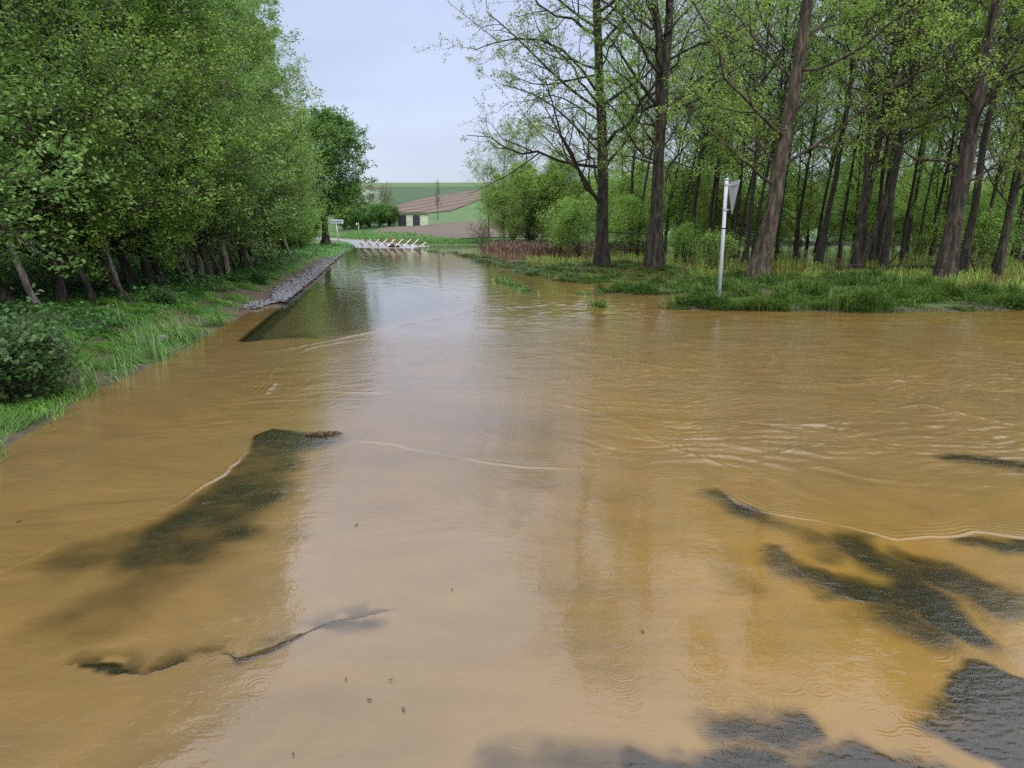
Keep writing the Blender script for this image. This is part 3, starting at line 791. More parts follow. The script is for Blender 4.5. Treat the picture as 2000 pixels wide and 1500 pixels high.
def place(name, meshes, mats, loc, rz=0, sc=1.0, label='', cat='tree', group=None, parts=('trunk', 'crown'), tilt=None, sz=1.0):
    root = empty(name, loc, rz)
    root.scale = (sc, sc, sc * sz)
    if tilt: root.rotation_euler = (tilt[0], tilt[1], rz)
    for me, mt, pn in zip(meshes, mats, parts):
        if me is None: continue
        o = link(pn, me, None, root)
        if not me.materials: me.materials.append(mt)
    tag(root, label, cat, group)
    return root

def stems_shrub(seed, height, width, nst, leaf, nleaf, spread=0.05, rk=0.02, sub=6, twig=4, low=0.1, upn=0.5, drop=0):
    rng = rng_(seed); lines = []
    for i in range(nst):
        a = rng.uniform(0, 6.28); q = rng.uniform(0.15, 1.0)
        top = np.array([cos(a) * width * 0.38 * q, sin(a) * width * 0.38 * q, height * (0.95 - 0.35 * q * q) * rng.uniform(0.85, 1)])
        lines.append([(cos(a) * 0.08, sin(a) * 0.08, -0.1), top * np.array([0.5, 0.5, 0.5]), top])
    return tree_meshes(seed + 1, lines, rk, leaf, nleaf, limbs=10, lt=(low, 1.0), lenk=0.42 * width / height, ang=0.9, up=0.15, sub=sub, twig=twig, spread=spread, flare=1.2, k1=2, rtwig=0.004, upn=upn, drop=drop,
                       prof=lambda t: np.sin(np.clip(t * 0.8 + 0.25, 0, 1) * pi) + 0.15)

GL = lambda x, y: float(np.maximum(gz(np.array([x]), np.array([y]))[0], -0.05))

# ------------------------------------------------------------------ left wood
def leftproto(seed, H, lean, mat, bk, leafn, leaf, r=0.115, low=0.245, lenk=0.205):
    ln = [[(0, 0, -0.15), (-0.22 * lean, 0.0, 0.7), (-0.55 * lean, 0.05, 2.0), (-0.6 * lean, 0.1, H * 0.5), (-0.35 * lean, 0.1, H)]]
    w, c = tree_meshes(seed, ln, r, leaf, leafn, limbs=46, lt=(low, 1.0), lenk=lenk, ang=1.15, up=0.12, sub=8, twig=5, spread=0.07,
                       prof=lambda t: (0.62 + 0.6 * np.sin(np.clip(t * 1.05, 0, 1) * pi) ** 0.8) * np.clip(1.25 - t, 0, 1) + 0.05, flare=1.4)
    w.materials.append(M[bk]); c.materials.append(M[mat])
    return w, c
LP = [leftproto(101, 12.5, 1.0, 'leaf_blue', 'bark_left', 46000, 0.076), leftproto(102, 13.5, 0.6, 'leaf_blue', 'bark_pale', 46000, 0.072),
      leftproto(103, 12.0, 1.5, 'leaf_mid', 'bark_left', 46000, 0.076), leftproto(104, 13.0, 0.3, 'leaf_mid', 'bark_dark', 46000, 0.076)]
LF = [leftproto(111, 12.5, 0.6, 'leaf_mid', 'bark_left', 20000, 0.14), leftproto(112, 13.0, 0.2, 'leaf_blue', 'bark_dark', 20000, 0.14), leftproto(113, 12.0, 0.5, 'leaf_yellow', 'bark_left', 20000, 0.14)]
rr = rng_(5)
GRPL = 'trees of the wood along the left verge'
front = [  # base pixel, prototype, rotation, scale, label
    (52, 592, 2, 0.1, 0.95, 'curved grey trunk at the far left edge, bending left above the leafy bush'),
    (152, 594, 3, 0.4, 0.9, 'upright dark trunk standing right beside the leafy bush at the far left'),
    (-60, 640, 0, 0.5, 1.0, 'nearest tree of the left wood, its leafy branches hanging at the left frame edge'),
    (288, 566, 0, -0.2, 0.95, 'dark trunk behind the flattened grass, above the grey stone on the bank'),
    (318, 568, 3, 2.0, 0.85, 'slim dark trunk close to the right of another, behind the flattened grass'),
    (352, 560, 2, -0.3, 0.9, 'slightly leaning dark trunk left of the pale leaning trunk on the left bank'),
    (416, 545, 1, 0.0, 0.95, 'pale bare grey trunk leaning left, nearer of the two pale leaning trunks'),
    (438, 552, 0, 0.6, 0.85, 'thin dark trunk just right of the nearer pale leaning trunk'),
    (466, 537, 1, 0.25, 1.0, 'pale curved trunk leaning left, farther of the two pale leaning trunks'),
    (494, 530, 3, 1.0, 0.95, 'slim dark trunk right of the farther pale leaning trunk'),
    (526, 528, 2, 0.1, 1.0, 'thick dark trunk leaning left over the stones washed up on the bank'),
    (548, 512, 0, 0.3, 0.95, 'last thick trunk before the left grass verge narrows'),
    (566, 503, 2, -0.2, 0.85, 'young leafy tree where the left wood thins out towards the sign'),
    (598, 492, 3, 0.5, 0.5, 'short tree with thin dark stem next to the grass near the street name sign'),
]
for px, py, k, rz, sc, lab in front:
    p = hit(px, py)
    p = p + np.array([-0.3, 0, 0])
    place('alder_tree', LP[k], (None, None), (p[0], p[1], GL(p[0], p[1])), rz, sc, lab, 'tree', GRPL)
# the trees deeper in and further on
TP = [leftproto(121, 11.5, 1.3, 'leaf_mid', 'bark_left', 15000, 0.07, 0.075, 0.42, 0.16), leftproto(122, 12.0, 0.9, 'leaf_blue', 'bark_pale', 15000, 0.07, 0.065, 0.45, 0.16)]
for i, (px, py) in enumerate([(100, 600), (205, 585), (240, 572), (262, 578), (336, 560), (380, 556), (396, 552), (452, 546), (480, 535), (508, 531), (538, 520), (562, 510), (578, 505), (12, 575)]):
    p = hit(px, py)
    place('alder_tree', TP[i % 3 == 0], (None, None), (p[0] - 0.2, p[1], GL(p[0], p[1])), rr.uniform(-0.5, 0.5), rr.uniform(0.8, 1.05),
          'thin bare leaning stem between the thicker trunks at the edge of the left wood', 'tree', 'thin stems at the edge of the left wood')
n_back = 0
for (x, y) in [(-13.2, 10.5), (-12.5, 13.5), (-16, 14), (-13.2, 17.5), (-17, 18.5), (-13.8, 21.5), (-19, 23), (-14.5, 25.5), (-18, 28), (-15.0, 30), (-22, 20), (-23, 30), (-16, 34), (-20, 37), (-16.0, 38),
               (-25, 38), (-30, 30), (-28, 22), (-34, 26), (-38, 36), (-32, 44), (-24, 46), (-44, 46), (-50, 36), (-40, 56), (-60, 52), (-21, 11), (-27, 15), (-33, 19)]:
    k = int(rr.integers(0, 4)) if y < 32 and x > -21 else 4
    me = LP[k] if k < 4 else LF[int(rr.integers(0, 2))]
    place('alder_tree', me, (None, None), (x, y, GL(x, y)), rr.uniform(-0.7, 0.7), rr.uniform(0.85, 1.08),
          'slender leafy tree deep in the left wood, behind the front row of trunks', 'tree', GRPL)
for (x, y, s_, k, lab) in [(-14.2, 42, 0.95, 0, 'yellowish green tree arching over the road, nearer of the pair before the round linden'),
                        (-16.0, 47, 0.90, 2, 'yellowish green tree arching over the road, farther of the pair before the round linden'),
                        (-18.0, 43.5, 1.12, 1, 'tall loose tree with feathery top rising behind the left verge trees'),
                        (-19.2, 51, 1.0, 2, 'thin topped tree showing just behind and above the round linden'),
                        (-21.5, 56, 0.95, 1, 'tree filling the wood edge to the left behind the round linden'),
                        (-26.0, 60, 0.9, 0, 'tree at the far end of the left wood, hidden mostly by the linden')]:
    place('verge_tree', LF[k], (None, None), (x, y, GL(x, y)), rr.uniform(-0.4, 0.4), s_, lab, 'tree', GRPL)
# low leafy young trees at the end of the left wood
YB = stems_shrub(150, 3.4, 3.6, 9, 0.13, 20000, 0.08, low=0.03)
YB[0].materials.append(M['bark_left']); YB[1].materials.append(M['leaf_mid'])
for i, (px, py, s_, lab) in enumerate([(585, 489, 0.9, 'leafy sapling clump under the verge trees, nearest of three by the sign'), (612, 483, 1.15, 'leafy sapling clump in the middle between the verge trees and the sign'),
                        (640, 478.5, 1.25, 'leafy sapling clump touching the street name sign on its left')]):
    p = hit(px, py)
    place('sapling_clump', YB, (None, None), (p[0] - (0.8, 1.2, 2.2)[i], p[1], GL(p[0], p[1])), i * 1.3, s_, lab, 'bush', 'sapling clumps at the end of the left wood', ('stem', 'foliage'))
# linden: dense round crown
Ld = tree_meshes(160, [[(0, 0, -0.1), (0, 0, 3), (0.1, 0, 6), (0.2, 0, 9.3)]], 0.28, 0.17, 46000, limbs=60, lt=(0.22, 1.0), lenk=0.50, ang=1.15, up=0.12, sub=9, twig=6, spread=0.10,
                 prof=lambda t: np.sqrt(np.clip(1 - (1.7 * (t - 0.42)) ** 2, 0.08, 1)) * 0.80)
Ld[0].materials.append(M['bark_dark']); Ld[1].materials.append(M['leaf_linden'])
place('linden_tree', Ld, (None, None), (-15.4, 57.5, 0.3), 0.4, 1.02, 'dense round dark green linden crown bulging over the bend of the road', 'tree')

# leafy bush at the left edge, large leaves
Bs = stems_shrub(170, 1.0, 1.7, 12, 0.10, 3200, 0.05, 0.008, 5, 3)
Bs[0].materials.append(M['bark_left']); Bs[1].materials.append(M['leaf_dark'])
x_, y_ = W(45, 745, 0.2)
place('leafy_bush', Bs, (None, None), (x_, y_, GL(x_, y_)), 0, 0.62, 'low dark bush with large heart shaped leaves at the left edge of the bank', 'bush', None, ('stem', 'foliage'))
for px, py, s_, lab in ((318, 590, 0.28, 'small dark green plant at the foot of the slim trunks on the left bank'), (505, 545, 0.3, 'small dark plant at the foot of the pale leaning trunks')):
    x_, y_ = W(px, py, 0.25)
    place('low_plant', Bs, (None, None), (x_, y_, GL(x_, y_)), s_ * 9, s_, lab, 'plant', None, ('stem', 'foliage'))
# thin dead branch propped in the grass
mb = MB(); a = D(265, 603, 12.6); b_ = D(215, 545, 13.2); c_ = D(180, 498, 13.8)
mb.tube([a, (a + b_) / 2 + [0.03, 0, 0.02], b_, c_], [0.035, 0.03, 0.025, 0.015], 7)
tag(mb.build('fallen_branch', M['log'], smooth=True), 'thin dark dead branch slanting up from the flattened grass on the left bank', 'branch')

# ------------------------------------------------------------------ right wood: the large trees
def stem_px(base, pts, Y, extra_h):
    b = np.array([*W(base[0], base[1], 0.0), -0.15]) if Y is None else np.array([*D(base[0], base[1], Y)[:2], -0.15])
    Yb = b[1]
    L = [b] + [D(px, py, Yb) for px, py in pts]
    d = L[-1] - L[-2]; d = d / np.linalg.norm(d)
    d = norm(d + np.array([0, 0, 0.6]))
    for k in (0.35, 0.7, 1.0): L.append(L[len(pts)] + d * extra_h * k)
    return L, Yb

def bigtree(name, seed, stems, r0, label, bk, lf='leaf_yellow', leaf=0.08, nleaf=30000, extra=None, limbs=30, lt=(0.22, 1.0), lenk=0.24, eh=8.0, **kw):
    lines = []; Yb = None
    for base, pts in stems:
        L, Yb0 = stem_px(base, pts, None if Yb is None else Yb, eh)
        if Yb is None: Yb = Yb0
        lines.append(L)
    o = np.array(lines[0][0]); o[2] = 0
    lines = [[np.array(p) - o for p in L] for L in lines]
    ex = None
    if extra:
        ex = {'lines': [[D(px, py, Yb) - o + np.array([0, dy, 0]) for px, py, dy in l] for l, _ in extra], 'r': [r for _, r in extra]}
    w, c = tree_meshes(seed, lines, r0, leaf, nleaf, limbs=limbs, lt=lt, lenk=lenk, extra=ex, **kw)
    w.materials.append(M[bk]); c.materials.append(M[lf])
    return place(name, (w, c), (None, None), tuple(o), 0, 1.0, label, 'tree', 'large trees of the right wood')

bigtree('alder_tree', 201, [((1176, 520), [(1176, 400), (1177, 280), (1170, 130), (1166, 0)])], 0.27, 'straight dark ivied tree with wide drooping limbs, leftmost of the big trunks', 'bark_dark', nleaf=34000, limbs=26, lt=(0.12, 1.0), lenk=0.30, ang=1.0, up=0.10, spread=0.06,
        extra=[([(1172, 400, 0), (1140, 350, -.3), (1108, 300, -.5), (1090, 262, -.7), (1062, 215, -.8)], 0.074), ([(1172, 215, 0), (1120, 180, .3), (1060, 120, .4), (1000, 60, .2), (950, 20, .2)], 0.068),
               ([(1172, 190, 0), (1110, 95, -1), (1030, 80, -1), (960, 95, -1), (930, 110, -1)], 0.056), ([(1172, 145, 0), (1120, 150, .5), (1050, 170, .6), (985, 130, .8)], 0.050), ([(1174, 300, 0), (1090, 210, 0), (1040, 180, 0), (980, 165, 0)], 0.050),
               ([(1176, 240, 0), (1120, 190, 1), (1060, 160, 1), (1010, 240, 1)], 0.043), ([(1174, 60, 0), (1110, 20, 0), (1030, -60, 0), (960, -90, 0)], 0.062), ([(1170, 50, 0), (1215, 0, 0), (1240, -60, 0)], 0.074)])
bigtree('alder_tree', 202, [((1273, 527), [(1278, 400), (1286, 260), (1294, 120), (1304, 0)]), ((1284, 500), [(1285, 300), (1289, 140), (1288, 60), (1270, -40)])], [0.24, 0.20], 'straight brown trunk forking at the top, second big trunk from the sky gap', 'bark_mid', nleaf=24000, limbs=22, lt=(0.15, 1.0), lenk=0.24, spread=0.06,
        extra=[([(1282, 205, 0), (1240, 160, -.5), (1205, 110, -.6), (1180, 70, -.5)], 0.074), ([(1280, 245, 0), (1240, 240, 0), (1215, 220, 0)], 0.043), ([(1278, 320, 0), (1230, 300, .5), (1190, 300, .5)], 0.043)])
bigtree('alder_tree', 203, [((1478, 548), [(1502, 430), (1524, 310), (1548, 170), (1573, 0)])], 0.26, 'thick grey brown trunk leaning right, just behind the white sign post', 'bark_brown', nleaf=23000, limbs=20, lt=(0.2, 1.0), lenk=0.26, spread=0.06,
        extra=[([(1548, 110, 0), (1580, 60, 0), (1640, 45, 0), (1700, 40, 0)], 0.037), ([(1540, 100, 0), (1500, 50, .4), (1480, -40, .4)], 0.050), ([(1516, 330, 0), (1480, 250, .5), (1450, 190, .5)], 0.037)])
bigtree('alder_tree', 204, [((1668, 522), [(1682, 420), (1700, 250), (1700, 120), (1690, 0)]), ((1674, 522), [(1712, 440), (1750, 330), (1775, 180), (1815, 0)]), ((1672, 522), [(1690, 400), (1722, 250), (1735, 120), (1760, 0)])], [0.13, 0.14, 0.10],
        'tree with three dark stems forking near the flooded ground', 'bark_mid', nleaf=23000, limbs=20, lenk=0.22, lt=(0.3, 1.0))
bigtree('alder_tree', 205, [((1598, 514), [(1622, 400), (1648, 270), (1668, 130), (1672, 0)])], 0.13, 'nearly black trunk leaning right between the grey leaning trunk and the three stem tree', 'bark_dark', nleaf=16000, limbs=20, lenk=0.22, lt=(0.35, 1.0))
bigtree('alder_tree', 206, [((1702, 510), [(1712, 440), (1722, 330), (1740, 180), (1752, 0)])], 0.11, 'slim dark trunk close behind the three stem tree', 'bark_dark', nleaf=16000, limbs=16, lenk=0.22, lt=(0.35, 1.0))
bigtree('alder_tree', 207, [((1845, 540), [(1868, 420), (1888, 290), (1918, 130), (1950, 0)])], 0.27, 'thick trunk with flared foot leaning right near the right frame edge', 'bark_mid', nleaf=23000, limbs=22, lenk=0.25, lt=(0.2, 1.0), spread=0.06,
        extra=[([(1925, 110, 0), (1960, 75, 0), (2010, 70, 0), (2060, 60, 0)], 0.043), ([(1880, 330, 0), (1940, 300, -.5), (2000, 310, -.8)], 0.031)])
bigtree('alder_tree', 208, [((1880, 532), [(1900, 400), (1925, 250), (1960, 90), (1985, -30)])], 0.14, 'narrower dark trunk standing right behind the thick flared trunk', 'bark_dark', nleaf=16000, limbs=22, lenk=0.22, lt=(0.3, 1.0))
bigtree('alder_tree', 209, [((1948, 536), [(1958, 460), (1990, 340), (2040, 200), (2080, 60)])], 0.11, 'slim trunk leaning out at the right frame edge', 'bark_dark', nleaf=16000, limbs=22, lenk=0.24, lt=(0.2, 1.0))
bigtree('alder_tree', 210, [((1768, 492), [(1778, 420), (1800, 330), (1822, 180), (1850, 0)])], 0.15, 'dark leaning trunk further back between the three stem tree and the flared trunk', 'bark_dark', nleaf=16000, limbs=20, lenk=0.22, lt=(0.3, 1.0))

# slender trees further back, copies of a few
def slender(seed, H, r, lean, nl, leaf, mat='leaf_yellow', lt=0.3, bk='bark_dark', lenk=.2):
    w, c = tree_meshes(seed, [[(0, 0, -0.2), (0.1 * lean, 0, 3), (0.5 * lean, 0, 8), (1.2 * lean, 0, H)]], r, leaf, nl, limbs=34, lt=(lt, 1.0), lenk=lenk, ang=0.95, up=0.2, sub=6, twig=4, spread=0.09,
                       prof=lambda t: 0.45 + 0.7 * np.sin(np.clip(t, 0, 1) * pi))
    w.materials.append(M[bk]); c.materials.append(M[mat]); return w, c
SP = [slender(301, 18, 0.15, 1.0, 7000, 0.11, lt=0.45), slender(302, 20, 0.17, 0.3, 7000, 0.11, lt=0.5), slender(303, 15, 0.12, 1.8, 10000, 0.12, 'leaf_mid', 0.12), slender(304, 13, 0.09, -0.4, 11000, 0.12, 'leaf_yellow', 0.08)]
GR = 'slender trees in the background of the right wood'
sp_pts = []
rr = rng_(12)
for Yb, n_, x0, x1 in ((31, 4, 10, 28), (36, 7, 9, 36), (40, 9, 8, 40), (47, 11, 6, 48), (55, 12, 7, 56), (64, 10, 8, 66), (76, 9, 8, 80)):
    for i in range(n_):
        sp_pts.append((x0 + (x1 - x0) * (i + rr.uniform(0.1, 0.9)) / n_, Yb + rr.uniform(-3, 3)))
for (x, y) in sp_pts:
    z = GL(x, y)
    place('wood_tree', SP[int(rr.integers(0, 2)) if y < 44 else int(rr.integers(0, 4))], (None, None), (x, y, z), rr.uniform(-0.6, 0.6), rr.uniform(0.8, 1.1),
          'slender sparsely leaved tree far back in the right wood', 'tree', GR)
PP = [slender(305, 17, 0.11, 1.6, 5500, 0.10, lt=0.5), slender(306, 18, 0.13, 0.9, 5500, 0.10, lt=0.55), slender(307, 15, 0.085, 2.2, 5000, 0.10, 'leaf_mid', lt=0.4)]
for i in range(20):
    y = rr.uniform(28, 48); x = (0.18 + 0.62 * ((i * 0.618) % 1)) * y
    place('wood_tree', PP[i % 3], (None, None), (x, y, GL(x, y)), rr.uniform(-0.8, 0.8), rr.uniform(0.85, 1.1),
          'thin dark bare stemmed tree standing in the flooded floor of the right wood', 'tree', 'thin dark stems of the right wood')
# understorey bushes of the right wood
UB = [stems_shrub(320, 3.4, 4.2, 7, 0.085, 9000, 0.10), stems_shrub(321, 4.8, 4.4, 6, 0.10, 8500, 0.13), stems_shrub(322, 2.4, 3.0, 6, 0.075, 5000, 0.08)]
for w, c in UB: w.materials.append(M['bark_dark'])
for (w, c), mt in zip(UB, ('leaf_mid', 'leaf_yellow', 'leaf_yellow')): c.materials.append(M[mt])
ub = [(1395, 526, 2, .7, 'green bush on the flooded ground just left of the white sign post foot'), (1340, 510, 0, .6, 'bush right of the second big trunk, hanging over the flooded floor'),
      (1230, 500, 1, .8, 'bush filling the gap between the two leftmost big trunks'), (1135, 500, 0, 1.0, 'dark bush just left of the leftmost big trunk'), (1090, 496, 1, .8, 'bush between the yellow green willow and the leftmost big trunk'),
      (1880, 520, 2, 1.1, 'light green bush hanging across the thick flared trunk'), (1950, 515, 0, .8, 'light green bush at the right frame edge behind the slim trunk'), (1800, 500, 2, .6, 'small bush left of the thick flared trunk')]
for px, py, k, s_, lab in ub:
    x, y = W(px, py)
    place('understorey_bush', UB[k], (None, None), (x, y, GL(x, y)), px * 0.37, s_, lab, 'bush', 'bushes under the right wood', ('stem', 'foliage'))
for i in range(46):
    y = rr.uniform(46, 64) if i < 16 else rr.uniform(66, 82); x = (0.10 + 0.80 * ((i * 0.618) % 1)) * y + 1
    place('understorey_bush', UB[int(rr.integers(0, 2))], (None, None), (x, y, GL(x, y)), rr.uniform(0, 6), rr.uniform(0.8, 1.4) if i < 16 else rr.uniform(1.4, 2.3),
          'leafy bush closing the view at the back of the right wood', 'bush', 'bushes at the back of the right wood', ('stem', 'foliage'))

# yellow green willows and the loose trees towards the hill
WLW = stems_shrub(340, 6.6, 5.6, 13, 0.085, 34000, 0.10, 0.05, 8, 6, 0.05)
WLW[0].materials.append(M['bark_left']); WLW[1].materials.append(M['leaf_willow'])
for px, py, dY, s_, lab in ((1036, 484, 0, 1.15, 'broad yellow green willow bush beside the dead reeds, nearest the hill view'), (1085, 486, 2, 1.30, 'taller yellow green willow behind the drooping limbs of the leftmost big tree'),
                            (1004, 481, 6, 1.25, 'willow bush in the back, left shoulder of the yellow green group')):
    x, y = W(px, py); y += dY; x = (px - 1000) / FP * y
    place('willow_bush', WLW, (None, None), (x, y, GL(x, y)), px * .1, s_, lab, 'bush', 'yellow green willows', ('stem', 'foliage'))
SPF = [slender(350, 9, 0.10, 0.2, 9000, 0.10, 'leaf_mid', 0.15, 'bark_left', 0.3)]
for x, y, s_, lab in ((-2.6, 78, 0.8, 'small loose tree at the left tip of the right hand trees, against the sky'), (-0.9, 76, 1.0, 'loose leafy tree just left of the willows, against the sky'), (1.5, 72, 1.15, 'taller loose tree rising behind the willows')):
    place('loose_tree', SPF[0], (None, None), (x, y, GL(x, y)), x, s_, lab, 'tree', 'loose trees left of the willows')
for px, py, s_, lab in ((948, 408, 1.0, 'dark bush on the slope beside the upper ploughed field'), (958, 417, .8, 'brownish bush below the dark one beside the upper field')):
    p = hit(px, py); place('slope_bush', UB[0], (None, None), tuple(p), 1.0, s_ * 1.8, lab, 'bush', 'bushes on the slope', ('stem', 'foliage'))
# hedge on the far bank
HB = [stems_shrub(360, 4.0, 5.0, 10, 0.22, 9000, 0.14, 0.04), stems_shrub(361, 4.5, 4.5, 9, 0.17, 6000, 0.14, 0.04)]
HB[0][0].materials.append(M['bark_dark']); HB[0][1].materials.append(M['leaf_mid'])
HB[1][0].materials.append(M['bark_dark']); HB[1][1].materials.append(M['blossom'])
HD = (HB[0][0], HB[0][1].copy()); HD[1].materials.clear(); HD[1].materials.append(M['leaf_linden'])
hb = [(672, 448, .95, HB[0], 'bright green bush just right of the street name sign'), (688, 446, 1.0, HB[0], 'green bush behind the small red and white sign, left part of the hedge'),
      (704, 446, .9, HD, 'dark green hedge bush right behind the small red and white sign'), (722, 444, 1.05, HD, 'dark green bush under the white blossom'),
      (742, 443, 1.05, HD, 'dark green bush in the middle of the far hedge'), (760, 442, .95, HD, 'dark green hedge bush next to the shed'),
      (771, 441, .6, HD, 'low dark bush overlapping the left end of the shed'), (660, 432, 1.6, HB[0], 'taller green bush behind the street name sign')]
for px, py, s_, ms, lab in hb:
    p = hit(px, py)
    place('hedge_bush', ms, (None, None), tuple(p), px * 1.7, s_, lab, 'bush', 'bushes of the hedge across the road', ('stem', 'foliage'))
p = hit(722, 436); place('blossom_bush', HB[1], (None, None), tuple(p), 0, 1.5, 'bush covered in white blossom rising out of the far hedge', 'bush', None, ('stem', 'blossom'))
# bare grey brown thicket behind the hedge and the lone bare tree
TH = tree_meshes(371, [[(0, 0, -.1), (0.1, 0, 2), (0.2, 0, 5)], [(0, 0, -.1), (-1.2, 0, 2), (-1.8, 0, 4.6)], [(0, 0, -.1), (1.2, 0.3, 2), (1.9, 0.4, 4.6)], [(0, 0, -.1), (.6, -0.4, 2), (1.0, -0.4, 5.4)]], 0.06, 0.10, 900, limbs=18, lt=(.15, 1), lenk=.35, sub=6, twig=4, rtwig=0.018)
TH[0].materials.append(plain('bare_twigs', (0.13, 0.11, 0.075), 0.9)); TH[1].materials.append(M['leaf_yellow'])
for px, py, s_, lab in ((690, 424, 1.4, 'bare grey brown thicket behind the hedge, left of the blossom'), (745, 420, 1.5, 'bare grey brown thicket behind the hedge, right of the blossom')):
    p = hit(px, py); place('bare_thicket', TH, (None, None), tuple(p), 0.3, s_, lab, 'bush', 'bare thickets behind the hedge', ('stem', 'foliage'))
BT = tree_meshes(372, [[(0, 0, -.1), (0.05, 0, 3), (0.0, 0, 6), (0, 0, 9)]], 0.11, 0.10, 400, limbs=30, lt=(.25, 1), lenk=.16, ang=.6, up=.1, sub=5, twig=3, rtwig=0.02)
BT[0].materials.append(plain('bare_tree_bark', (0.10, 0.085, 0.075), 0.9)); BT[1].materials.append(M['reed'])
p = hit(855, 428); place('bare_tree', BT, (None, None), tuple(p), 0, 1.0, 'thin leafless tree standing alone between the two ploughed fields', 'tree')
# small bare willow shoots by the water
p = np.array([*W(938, 483), 0.0]); place('bare_shrub', TH, (None, None), tuple(p), 0, 0.42, 'small twiggy shrub standing in the water at the end of the far field', 'bush', None, ('stem', 'foliage'))

# ------------------------------------------------------------------ grasses
def blades(P, rng, hgt, reach, dirn, width, jit=0.5, seg=3):
    """P (n,3) roots; each blade rises hgt and reaches sideways, curving over"""
    n = len(P)
    az = np.arctan2(dirn[1], dirn[0]) + rng.normal(0, jit, n) + (fbm(P[:, 0] * 1.7, P[:, 1] * 1.7, 2, 131) - 0.5) * 3.2
    hgt = hgt * (0.45 + 1.3 * sst(fbm(P[:, 0] * 2.6, P[:, 1] * 2.6, 2, 132), 0.3, 0.75))
    hh = hgt * rng.uniform(0.5, 1.3, n); re = reach * rng.uniform(0.4, 1.35, n)
    dx = np.stack([np.cos(az), np.sin(az), np.zeros(n)], -1); sx = np.stack([-np.sin(az + rng.normal(0, .5, n)), np.cos(az), np.zeros(n)], -1)
    rows = []
    for i in range(seg + 1):
        s = i / seg
        c = P + dx * (re * s ** 1.5)[:, None]; c[:, 2] += hh * (1.75 * s - 0.95 * s * s * s) / 0.85
        w = (width * (1 - s ** 2) * 0.5)[:, None] * sx
        if i < seg: rows += [c - w, c + w]
        else: rows += [c]
    V = np.stack(rows, 1); k = V.shape[1]
    base = np.arange(n)[:, None] * k
    Q = np.concatenate([base + np.array([2 * i, 2 * i + 1, 2 * i + 3, 2 * i + 2])[None] for i in range(seg - 1)])
    T = base + np.array([2 * seg - 2, 2 * seg - 1, 2 * seg])[None]
    rnd = np.repeat(np.clip(rng.random(n) * 0.7 + 0.5 * fbm(P[:, 0] * 1.5, P[:, 1] * 1.5, 2, 77) - 0.1, 0, 1), k)
    return V.reshape(-1, 3), Q, T, rnd

def scatter(rng, n, box, keepf, near=5.0, pw=2.0):
    """random points, thinner with distance"""
    x0, x1, y0, y1 = box; outp = []; tot = 0
    while tot < n:
        m_ = n * 3
        u = rng.random(m_)
        a_ = 1.0 - pw + 1.0
        y = (y0 + near) * ((y1 + near) / (y0 + near)) ** u - near
        x = rng.uniform(x0, x1, m_)
        k = keepf(x, y)
        if not k.any(): break
        outp.append(np.stack([x[k], y[k]], -1)); tot += k.sum()
    return np.concatenate(outp)[:n]

def grass_obj(name, P2, rng, hgt, reach, dirn, w0, wk, mat, label, cat='grass', jit=0.5, sink=0.03):
    z = gz(P2[:, 0], P2[:, 1]); z = np.maximum(z, -0.06)
    P = np.column_stack([P2, z - sink])
    hv = hgt if not callable(hgt) else hgt(P2[:, 0], P2[:, 1])
    V, Q, T, rnd = blades(P, rng, hv, reach, dirn, w0 + wk * P2[:, 1], jit)
    me = mesh_np(name, V, Q, T, attrs={'rnd': rnd})
    return tag(link(name, me, mat), label, cat, kind='stuff')

rg = rng_(55)
sdL = lambda x, y: sdpoly(x, y, LEFT)
def kl(x, y):
    s = sdL(x, y); nzs = fbm(x * 1.1, y * 1.1, 2, 61)
    edgew = 0.9 + 2.4 * sst(fbm(x * 0.5, y * 0.5, 2, 63), 0.3, 0.7) + (y > 25) * 0.3
    gr = (segdist(x, y, ROADEDGE) > 0.95) | (y < 15.2)
    return (s > -0.12) & (s < edgew + 0.8) & gr & (rg.random(x.shape) < sst(nzs, 0.25, 0.5) * (0.25 + 0.75 * sst(s, 0.0, 0.8)))
# the two far ends differ a lot in width: sample along the bank in slices
def bank_pts(n, y0, y1, keep, xa, xb):
    ys_ = []; 
    out_ = []; tot = 0
    while tot < n:
        m_ = n * 2
        y = (y0 + 3) * ((y1 + 3) / (y0 + 3)) ** rg.random(m_) - 3
        x = xa(y) + (xb(y) - xa(y)) * rg.random(m_)
        k = keep(x, y)
        out_.append(np.stack([x[k], y[k]], -1)); tot += int(k.sum())
    return np.concatenate(out_)[:n]
shx = lambda y: np.interp(y, shoreL[:16, 1][np.argsort(shoreL[:16, 1])], shoreL[:16, 0][np.argsort(shoreL[:16, 1])])
P2 = bank_pts(120000, 3.2, 52, kl, lambda y: shx(y) - 4.2, lambda y: shx(y) + 0.4)
grass_obj('grass', P2, rg, 0.06, 0.45, (-0.95, 0.25), 0.005, 0.0006, M['grass'], 'long green grass pressed flat along the left bank', jit=0.45)
P2 = bank_pts(2600, 3.2, 12, lambda x, y: (sdL(x, y) > -0.1) & (sdL(x, y) < 1.6) & (fbm(x * 1.6, y * 1.6, 2, 91) > 0.62), lambda y: shx(y) - 2, lambda y: shx(y) + 0.3)
grass_obj('grass', P2, rg, 0.20, 0.28, (-0.7, 0.3), 0.006, 0.0005, M['grass'], 'taller upright grass tufts at the near left bank', jit=0.9)
P2 = bank_pts(16000, 38, 76, lambda x, y: (sdL(x, y) > 0.0) & (sdL(x, y) < 5), lambda y: shx(y) - 6, lambda y: shx(y) + 1)
grass_obj('grass', P2, rg, 0.11, 0.25, (-0.8, 0.3), 0.01, 0.0009, M['grass_far'], 'bright verge grass around the street name sign', jit=0.8)

